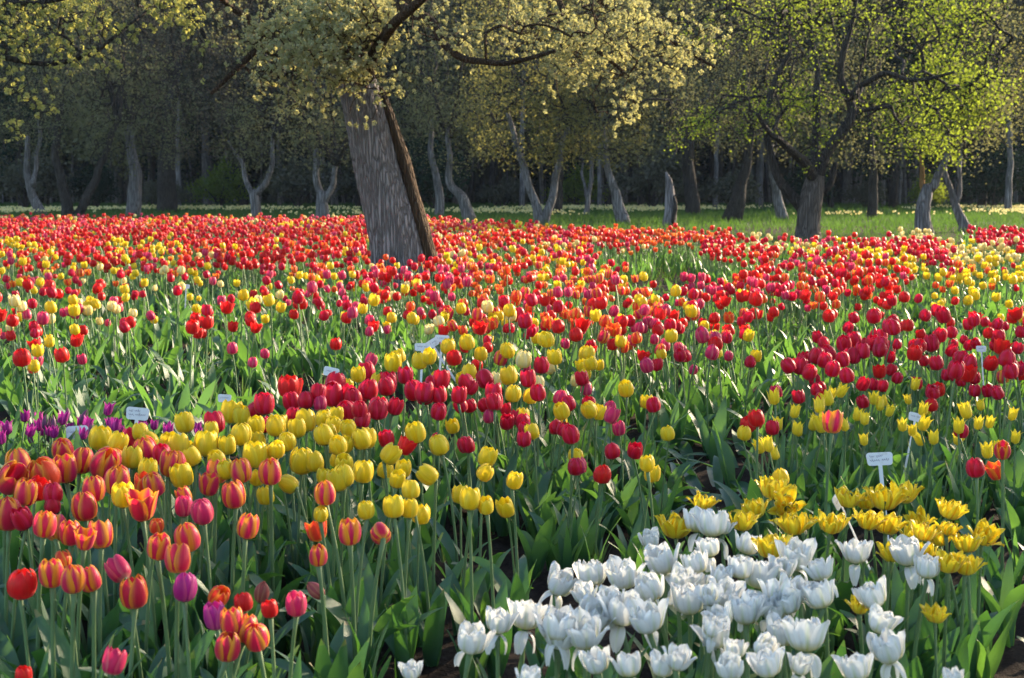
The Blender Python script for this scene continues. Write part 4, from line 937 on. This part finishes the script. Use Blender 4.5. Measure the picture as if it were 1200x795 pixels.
# orchard trees behind: base y gives the distance
OR = [
 ('slender pale tree leaning to the left at the orchard edge, nearest the frame side', 57, [[(50, 254, 11), (36, 225, 9), (30, 205, 8), (34, 160, 5)], [(40, 220, 6), (44, 185, 5), (46, 140, 4)]], [(40, 110, 75, 75, 330)], 'olive', 'L'),
 ('tree with two dark trunks spreading in a wide vee', 52, [[(80, 256, 13), (72, 215, 11), (65, 180, 9), (70, 120, 6)], [(87, 256, 12), (105, 225, 10), (122, 185, 8), (140, 130, 5)]], [(105, 110, 90, 85, 450)], 'olive', 'D'),
 ('straight pale trunk with a dense olive crown beside the dark thicket', 54, [[(157, 254, 15), (158, 210, 14), (155, 185, 12), (150, 140, 8)]], [(165, 130, 75, 75, 420)], 'olive', 'L'),
 ('tall russet crowned tree on a stout dark trunk', 62, [[(196, 250, 22), (194, 200, 20), (198, 150, 15), (205, 80, 9)]], [(200, 70, 110, 90, 620), (215, 150, 60, 45, 180)], 'brown', 'D'),
 ('small pale tree forked low like a slingshot', 50, [[(298, 256, 11), (298, 230, 10), (298, 222, 9)], [(298, 230, 8), (288, 212, 6), (282, 195, 5), (268, 165, 3)], [(298, 230, 8), (312, 212, 7), (319, 198, 6), (322, 150, 4)]], [(295, 150, 60, 55, 220)], 'olive', 'L'),
 ('pale forked tree just behind the leaning giant', 47, [[(380, 259, 15), (377, 235, 13), (378, 225, 11)], [(376, 236, 9), (371, 210, 8), (372, 175, 6)], [(381, 236, 9), (392, 215, 7), (395, 180, 5)]], [(380, 140, 75, 75, 330)], 'olive', 'L'),
 ('thin upright grey tree next to the crooked one', 53, [[(516, 254, 10), (513, 215, 9), (506, 185, 7), (505, 140, 5)]], [(500, 130, 55, 65, 260)], 'olive', 'L'),
 ('crooked tree whose pale trunk bends sharply sideways', 46, [[(552, 268, 15), (547, 242, 14), (542, 228, 12), (531, 225, 10), (523, 215, 9), (528, 192, 7), (525, 150, 5)]], [(540, 140, 60, 60, 300)], 'olive', 'L'),
 ('pair of curved trunks opening upwards under a sunlit olive crown', 43, [[(633, 268, 11), (628, 235, 10), (615, 200, 8), (603, 170, 7), (596, 130, 5)], [(638, 268, 12), (641, 240, 10), (650, 215, 9), (656, 190, 7), (668, 140, 5)]], [(625, 130, 90, 65, 620), (700, 150, 60, 40, 220)], 'gold2', 'L'),
 ('dim straight tree hidden behind the curved pair', 58, [[(651, 256, 14), (655, 205, 12), (655, 140, 8)]], [(650, 110, 60, 80, 280)], 'olive', 'D'),
 ('very thin grey sapling forked at the top', 56, [[(687, 257, 6), (690, 225, 5), (694, 185, 4)], [(689, 235, 4), (683, 205, 3), (680, 180, 2)]], [(690, 160, 35, 35, 90)], 'olive', 'L'),
 ('grey tree with a ragged trunk leaning back to the left', 43, [[(731, 266, 15), (724, 240, 13), (716, 215, 9), (712, 190, 7), (706, 140, 5)]], [(735, 110, 80, 80, 480)], 'olive', 'L'),
 ('broken dead stub with a dark strip painted for its hollow', 40, [[(783, 270, 15), (787, 245, 14), (786, 225, 12), (782, 210, 7), (779, 203, 2)], [(787, 266, 5, -.17), (790, 247, 6, -.17), (789, 230, 3, -.14)]], [], 'olive', 'L'),
 ('dark tree beside the broken stub', 58, [[(812, 256, 16), (808, 205, 14), (805, 140, 9)]], [(810, 110, 80, 80, 360)], 'olive', 'D'),
 ('stout tree leaning right behind the green tree', 47, [[(857, 265, 22), (866, 230, 15), (875, 200, 12), (880, 140, 8)]], [(870, 110, 85, 80, 360)], 'olive', 'D'),
 ('grey trunk tilted left, close beside the broad green tree', 48, [[(918, 266, 12), (913, 240, 11), (907, 215, 10), (903, 170, 8)]], [(905, 120, 70, 70, 260)], 'olive', 'L'),
 ('plain upright tree alone in the grass gap', 50, [[(1023, 264, 11), (1023, 220, 10), (1021, 170, 8), (1020, 120, 5)]], [(1020, 130, 75, 75, 260)], 'olive', 'D'),
 ('grey tree split open with bare orange wood in the tear', 33.5, [[(1083, 280, 21), (1082, 260, 18), (1082, 235, 15), (1086, 220, 12)], [(1087, 224, 11), (1098, 205, 9), (1108, 185, 7), (1112, 140, 5)], [(1083, 226, 7), (1082, 205, 6), (1081, 185, 4), (1080, 178, 1)]], [(1095, 140, 80, 60, 280), (1130, 90, 60, 60, 180)], 'green', 'L'),
 ('slim crooked tree near the red tulips by the frame side', 35, [[(1130, 280, 13), (1126, 255, 11), (1120, 235, 9), (1112, 215, 6), (1108, 190, 4)], [(1121, 238, 6), (1125, 212, 5), (1130, 170, 4)]], [(1135, 140, 60, 60, 260)], 'olive', 'L'),
 ('pale slender tree before the dark evergreen', 60, [[(1182, 254, 8), (1183, 200, 7), (1184, 120, 5)]], [(1180, 90, 60, 80, 280)], 'gold2', 'L'),
]
CM['gold2'] = crown_mat('leaf_olive_gold', (.10, .105, .04), (.17, .17, .075), (.34, .32, .09), trans=.42)
for q, (lab, d, tr_, bb, cm, bk) in enumerate(OR):
    limbs = []
    for i, t in enumerate(tr_):
        rows = pl(t, d)
        if i == 0: rows[0] = (rows[0][0], rows[0][1], -.05, rows[0][3] * 1.15)
        limbs.append(rows)
    if bb:                                # boughs up into the crown
        x, y = tr_[-1][-1][:2] if len(tr_) < 3 or q != 17 else tr_[1][-1][:2]; w0 = tr_[0][-1][2]
        rr_ = np.random.default_rng(q)
        for k in range(4): 
            a = rr_.uniform(-1, 1); limbs.append(pl([(x, y + 12, w0 * .8), (x + a * 25, y - 20, w0 * .6, rr_.normal(0, .6)), (x + a * 55, y - 55, w0 * .35, rr_.normal(0, 1.2)), (x + a * 75, y - 100, w0 * .2, rr_.normal(0, 1.5))], d))
        bb = bb + [(bb[0][0], bb[0][1] - 110, bb[0][2], 70, bb[0][4] // 2)]
    dead = not bb
    nm = 'dead_tree' if dead else 'orchard_tree'
    mats = ([M_BARKL if bk == 'L' else M_BARKD, M_WOOD, M_BARKD], CM[cm])
    bi = [0] * len(limbs)
    if q == 17: bi[2] = 1
    if dead: bi[1] = 2  # the stub's second limb is a raised dark strip painting its hollow's shade
    for i in range(len(tr_), len(limbs)): bi[i] = 2
    make_tree(nm, lab, 'tree', limbs, [bl(*b, d, max(1.8, b[2] * d / FPX * .8)) for b in bb], mats, group=None if dead else 'orchard trees before the wood', leaf=.085, per=7, spread=.20, twig=.012, seed=40 + q, nside=16, ridge=.09, step=.18, wig=.05, crown=not dead, barkidx=bi)

# the wood behind: tall trees, each its own
protos = []
def wood_tree(seed, hgt, rad, cmat, bark, low):
    r = np.random.default_rng(seed)
    tk = [(0, 0, -.1, rad), (r.normal(0, .1), 0, hgt * .3, rad * .8), (r.normal(0, .25), r.normal(0, .2), hgt * .65, rad * .55), (r.normal(0, .3), r.normal(0, .3), hgt, rad * .15)]
    lim = [tk]
    for k in range(7):
        z = hgt * r.uniform(low, .85); a = r.uniform(0, 6.28); L = r.uniform(1.5, 3.2) * (1.1 - z / hgt * .6)
        lim.append([(0, 0, z, rad * .35), (cos(a) * L * .5, sin(a) * L * .5, z + L * .35, rad * .2), (cos(a) * L, sin(a) * L, z + L * .7, rad * .1)])
    B = [((0, 0, hgt * (low + (1 - low) * f)), (3.2 - 1.6 * f, 3.2 - 1.6 * f, hgt * .14), 150) for f in (.1, .3, .5, .7, .9)]
    return make_tree('forest_tree', 'x', 'tree', lim, B, (bark, CM[cmat]), group='tall trees of the dark wood', leaf=.28, per=4, spread=.35, twig=.012, seed=seed, nside=8, step=.6, wig=.04)
for i, (hg, rd, cm, bk, low) in enumerate([(15, .20, 'wood', M_BARKD, .28), (17, .24, 'wood', M_BARKL, .35), (14, .16, 'olive', M_BARKD, .18), (16, .22, 'fir', M_BARKD, .12), (15, .13, 'wood', M_BARKL, .4)]):
    protos.append(wood_tree(200 + i, hg, rd, cm, bk, low))
wr = np.random.default_rng(77)
def copy_thing(src, loc, rz, sc):
    c = src.copy(); COL.objects.link(c); c.location = loc; c.rotation_euler = (0, 0, rz); c.scale = (sc, sc, sc)
    for ch in src.children:
        d = ch.copy(); COL.objects.link(d); d.parent = c
    return c
KD = ['dim brown crowned', 'pale trunked', 'leafy low branched', 'dark evergreen', 'slender pale']
spots = []
for row, (yy, nn_) in enumerate(((71, 17), (79, 18), (88, 18), (97, 16))):
    hw = yy * .40
    for j in range(nn_):
        spots.append((row, j, -hw + 2 * hw * (j + wr.uniform(.15, .85)) / nn_, yy + wr.uniform(-3, 3)))
RN = ['front', 'second', 'third', 'rearmost']
first = [True] * 5
for (row, j, x, y) in spots:
    p = int(wr.choice(5, p=[.28, .24, .16, .12, .20]))
    if x > 24 and row < 2 and wr.random() < .5: p = 3
    sc = wr.uniform(.85, 1.15)
    if first[p]: o = protos[p]; first[p] = False; o.location = (x, y, 0); o.rotation_euler = (0, 0, wr.uniform(0, 6.28)); o.scale = (sc,) * 3
    else: o = copy_thing(protos[p], (x, y, 0), wr.uniform(0, 6.28), sc)
    o['label'] = f"{KD[p]} forest tree, {ORD[j + 1] if j + 1 < len(ORD) else ['seventeenth', 'eighteenth'][j - 16]} from left in the {RN[row]} rank of the wood"
# bushes at the foot of the wood
def bush(seed, cm):
    r = np.random.default_rng(seed)
    lim = [[(0, 0, -.05, .05), (.05, 0, .5, .04), (.1, .1, 1.1, .02)]] + [[(0, 0, .05, .03), (cos(a) * .5, sin(a) * .5, .7, .02), (cos(a), sin(a), 1.2, .01)] for a in (0, 1.3, 2.6, 3.9, 5.1)]
    return make_tree('bush', 'x', 'bush', lim, [((0, 0, .8), (1.7, 1.3, .9), 260), ((.3, 0, 1.5), (.9, .9, .7), 90)], (M_BARKD, CM[cm]), group='bushes at the foot of the wood', leaf=.14, per=6, spread=.14, twig=.006, seed=seed, nside=6, step=.2)
bp = [bush(301, 'wood'), bush(302, 'fir'), bush(303, 'green')]
bf = [True] * 3
nb = 15
for j in range(nb):
    d = 66 + wr.uniform(-2, 5); x = (-.37 + .74 * (j + .5) / nb + wr.uniform(-.01, .01)) * d; p = [0, 1, 0, 2, 0][j % 5]
    if x > 20: p = 1
    sc = wr.uniform(.7, 1.5)
    if bf[p]: o = bp[p]; bf[p] = False; o.location = (x, d, 0); o.scale = (sc,) * 3
    else: o = copy_thing(bp[p], (x, d, 0), wr.uniform(0, 6.28), sc)
    o['label'] = f"{['dull brown green', 'dark evergreen', 'fresh green'][p]} bush, {ORD[j + 1]} from left along the foot of the wood"
for p in range(3):
    if bf[p]:
        for c in list(bp[p].children): bpy.data.objects.remove(c)
        bpy.data.objects.remove(bp[p])
# the depth of the wood, a mass nobody could count
wm = Acc(); r = np.random.default_rng(5)
n = 90000; C = np.column_stack([r.uniform(-62, 62, n), r.uniform(101, 128, n), r.uniform(0, 1, n) ** 1.3 * 24])
V, F, uv, rn = leaf_quads(C, 1.35, r); wm.add(V, F, uv, 0, rn)
m_ = 260; X = np.column_stack([r.uniform(-50, 50, m_), r.uniform(100, 112, m_)])
V, F, uv = seg_tubes(np.column_stack([X, np.zeros(m_)]), np.column_stack([X + r.normal(0, .5, (m_, 2)), np.full(m_, 20.0)]), r.uniform(.1, .25, m_), np.full(m_, .06), 6); wm.add(V, F, uv, 1, .5)
X = np.column_stack([r.uniform(-42, 42, 150), r.uniform(84, 101, 150)]); V, F, uv = seg_tubes(np.column_stack([X, np.zeros(150)]), np.column_stack([X + r.normal(0, .7, (150, 2)), r.uniform(8, 17, 150)]), r.uniform(.05, .12, 150), np.full(150, .03), 5); wm.add(V, F, uv, 2, .5)
o = wm.build('distant_wood', [CM['wood'], M_BARKD, M_BARKL]); tag(o, 'unlit depth of the dense wood closing off the view', 'wood', kind='stuff')

# rising ground added behind the wood to block bright sky in its gaps
hx = np.linspace(-260, 260, 90); hy = np.linspace(122, 330, 30); HX, HY = np.meshgrid(hx, hy)
HZ_ = np.interp(HY, [122, 165, 330], [-.5, 17, 34]) + fbm(HX, HY, 71, 4, .12) * np.interp(HY, [122, 165], [.1, 2.2])
added_hill = mesh_obj('added_hill', np.stack([HX, HY, HZ_], -1).reshape(-1, 3), grid_faces(90, 30), turf_mat()); tag(added_hill, kind='structure')
# unseen trees added outside the view to shade the near beds
r = np.random.default_rng(4)
def shade_tree(x, y, zc, rad, n, seed, lab):
    lim = [[(x, y, -.05, .2), (x + .1, y, 1.5, .17), (x, y + .1, zc, .12), (x, y, zc + 1.2, .04)]] + [[(x, y, zc - 1, .08), (x + cos(a) * rad * .5, y + sin(a) * rad * .5, zc - .2, .05), (x + cos(a) * rad * .8, y + sin(a) * rad * .8, zc + .3, .02)] for a in (0.3, 1.5, 2.7, 4, 5.2)]
    return make_tree('fruit_tree', lab, 'tree', lim, [((x, y, zc), (rad, rad, rad * .62), n)], ([M_BARK, M_BARKD], CM['gold']), leaf=.06, per=8, spread=.09, twig=.006, seed=seed, nside=12, step=.2, group='unseen trees added to shade the beds', barkidx=[0, 1, 1, 1, 1, 1])
shade_tree(7.6, 10.4, 3.5, 2.6, 800, 61, 'unseen tree added beside the beds to shade them')
shade_tree(6.4, 5.6, 3.3, 2.2, 700, 62, 'unseen tree added beside the soil path to shade the white tulips')

# ------------------------------------------------------------------ plant labels
def plastic():
    t = NT('white_plastic'); tc = t.n.new('ShaderNodeTexCoord'); a = t.noise(tc.outputs['Object'], 30, 4)
    return t.out(t.bsdf(t.mix(t.ramp(a, [(.55, 0.0), (.72, .7)]), (.78, .79, .80), (.42, .38, .32)), .4, .4, trans=.12))
M_PL = plastic()
def ink():
    t = NT('faded_ink'); tc = t.n.new('ShaderNodeTexCoord'); a = t.noise(tc.outputs['Object'], 90, 2)
    return t.out(t.bsdf(t.mix(a, (.10, .08, .16), (.22, .19, .30)), .7, .2))
M_INK = ink()
def plant_label(x, y, wpx, zc, tilt, yaw, pitch, label, lines=2, seed=0, ratio=.56):
    r = np.random.default_rng(seed + 900)
    P = at_z(x, y, zc); d = math.hypot(P[1], EYE - zc); w = wpx * .93 * d / FPX; h = w * ratio
    root = empty('plant_label', (P[0], P[1], 0)); tag(root, label, 'plant label', 'white plastic plant labels stuck in the beds')
    M = Matrix.Translation((0, 0, zc)) @ Matrix.Rotation(yaw, 4, 'Z') @ Matrix.Rotation(pitch, 4, 'X') @ Matrix.Rotation(tilt, 4, 'Y')
    def tf(V): return np.array([list(M @ Vector(v)) for v in V])
    # rounded, slightly barrel-shaped plate in the local XZ plane
    pts = []; rc = h * .24
    for (cx, cz, a0) in ((w / 2 - rc, h / 2 - rc, 0), (-w / 2 + rc, h / 2 - rc, 90), (-w / 2 + rc * 1.2, -h / 2 + rc, 180), (w / 2 - rc * 1.2, -h / 2 + rc, 270)):
        for k in range(6):
            a = radians(a0 + 90 * k / 5); pts.append((cx + rc * cos(a), cz + rc * sin(a)))
    pts = np.array(pts); n = len(pts); th = .0009; bend = lambda X: .10 * (X / w) ** 2 * h
    fr = np.column_stack([pts[:, 0], -th + bend(pts[:, 0]), pts[:, 1]]); bk = np.column_stack([pts[:, 0], th + bend(pts[:, 0]), pts[:, 1]])
    V = np.vstack([fr, bk, [[0, -th, 0]], [[0, th, 0]]])
    F3 = [(i, (i + 1) % n, 2 * n) for i in range(n)] + [(n + (i + 1) % n, n + i, 2 * n + 1) for i in range(n)]; F4 = [(i, n + i, n + (i + 1) % n, (i + 1) % n) for i in range(n)]
    F3 = [f[::-1] for f in F3]
    mesh_obj('plate', tf(V), [np.array(F4), np.array(F3)], M_PL, root, smooth=False)
    sw = w * .075; z0 = -h / 2 + .002; z1 = -zc - .03
    bx = [(-sw, z0), (sw, z0), (sw * .9, z1 + .02), (0, z1), (-sw * .9, z1 + .02)]
    V = np.array([(a, -th * .8, b) for a, b in bx] + [(a, th * .8, b) for a, b in bx])
    F4 = np.array([(i, 5 + i, 5 + (i + 1) % 5, (i + 1) % 5) for i in range(5)]); F3 = np.array([(0, 2, 1), (0, 3, 2), (0, 4, 3), (5, 6, 7), (5, 7, 8), (5, 8, 9)])
    mesh_obj('stake', tf(V), [F4, F3], M_PL, root, smooth=False)
    # handwriting: joined-up pen strokes
    a = Acc()
    for li in range(lines):
        zl = h * (.20 - .30 * li); x0 = -w * .38; x1 = w * (.10 if li == 0 and lines > 1 else .36)
        if lines == 1: x0 = -w * .34; x1 = w * .30; zl = h * .05
        t = np.linspace(0, 1, int(16 * (x1 - x0) / w * 9)); ph = 2 * pi * t * (x1 - x0) / w * 13
        X = x0 + (x1 - x0) * t + w * .012 * np.cos(ph); amp = h * .055 * (1 + .9 * (np.sin(ph * .29 + r.uniform(0, 6)) > .75))
        Z = zl + amp * np.sin(ph) + h * .05 * t
        gap = np.sin(ph * .13 + r.uniform(0, 6)) > .93
        for i in range(len(t) - 1):
            if gap[i]: continue
            p = np.array([X[i], Z[i]]); q_ = np.array([X[i + 1], Z[i + 1]]); dv = q_ - p; nn2 = np.array([-dv[1], dv[0]]); nn2 = nn2 / (np.linalg.norm(nn2) + 1e-9) * w * .006
            qd = [p - nn2, q_ - nn2, q_ + nn2, p + nn2]
            a.add(np.array([(c[0], -th - .0006 + bend(c[0]), c[1]) for c in qd]), np.array([[0, 1, 2, 3]]), np.zeros((4, 2)), 0, 0.5)
    V, F, uv, mi, rr2 = a.cat(); mesh_obj('handwriting', tf(V), F, M_INK, root, smooth=False)
plant_label(161, 485, 29, .33, .10, .05, -.25, 'white label with two handwritten lines standing above the purple tulips', 2, 1, .55)
plant_label(1031, 538, 33, .34, -.06, -.05, -.3, 'wide white label on a stake among the lemon tulips beyond the path', 2, 2, .50)
plant_label(983, 586, 30, .33, -.35, .9, -.3, 'turned white label half hidden behind double golden tulips', 1, 3, .62)
plant_label(495, 407, 20, .36, .03, 0, -.3, 'front white label with one dark line behind yellow tulips', 1, 4, .5)
plant_label(506, 403, 20, .36, -.5, .35, -.3, 'middle white label of the overlapping trio behind yellow tulips', 1, 5, .5)
plant_label(518, 397, 18, .37, .06, 0, -.3, 'rear white label of the overlapping trio behind yellow tulips', 1, 6, .5)
plant_label(263, 467, 17, .34, .05, 0, -.2, 'white label behind two tall yellow tulips near crimson ones', 1, 7, .6)
plant_label(388, 436, 20, .30, .25, .1, -.4, 'white label sunk in grey linear leaves behind crimson tulips', 1, 8, .6)
plant_label(90, 507, 28, .24, -.06, 0, -.3, 'large blank white label low between purple buds', 1, 9, .6)
plant_label(1073, 489, 18, .33, .25, 0, -.3, 'white label standing behind lemon tulips', 1, 10, .6)
plant_label(1150, 409, 13, .38, 0, 0, -.3, 'small white label among the crimson tulips beyond the path', 1, 11, .6)
plant_label(872, 325, 8, .38, 0, 0, -.3, 'tiny white label by scarlet tulips at the grassy clearing', 1, 12, .6)
plant_label(825, 329, 8, .38, 0, 0, -.3, 'tiny bluish white label at the near rim of the clearing', 1, 13, .6)
plant_label(218, 336, 9, .38, 0, 0, -.3, 'tiny white label deep in the red beds', 1, 14, .6)
hz = NT('haze_air'); pv_ = hz.n.new('ShaderNodeVolumePrincipled'); pv_.inputs['Density'].default_value = HAZE; pv_.inputs['Color'].default_value = (.62, .76, 1.0, 1); pv_.inputs['Anisotropy'].default_value = 0
om = hz.n.new('ShaderNodeOutputMaterial'); hz.l.new(pv_.outputs[0], om.inputs['Volume'])
x0, x1, y0, y1, z0, z1 = -290, 290, -60, 470, -3, 46
hv = np.array([(a, b, c) for a in (x0, x1) for b in (y0, y1) for c in (z0, z1)], float)
hf = np.array([(0, 1, 3, 2), (4, 6, 7, 5), (0, 4, 5, 1), (2, 3, 7, 6), (0, 2, 6, 4), (1, 5, 7, 3)])
if HAZE: tag(mesh_obj('haze', hv, hf, hz.m, smooth=False), 'thin blue evening haze hanging between the trees', 'haze', kind='stuff')
print('objects', len(bpy.data.objects))
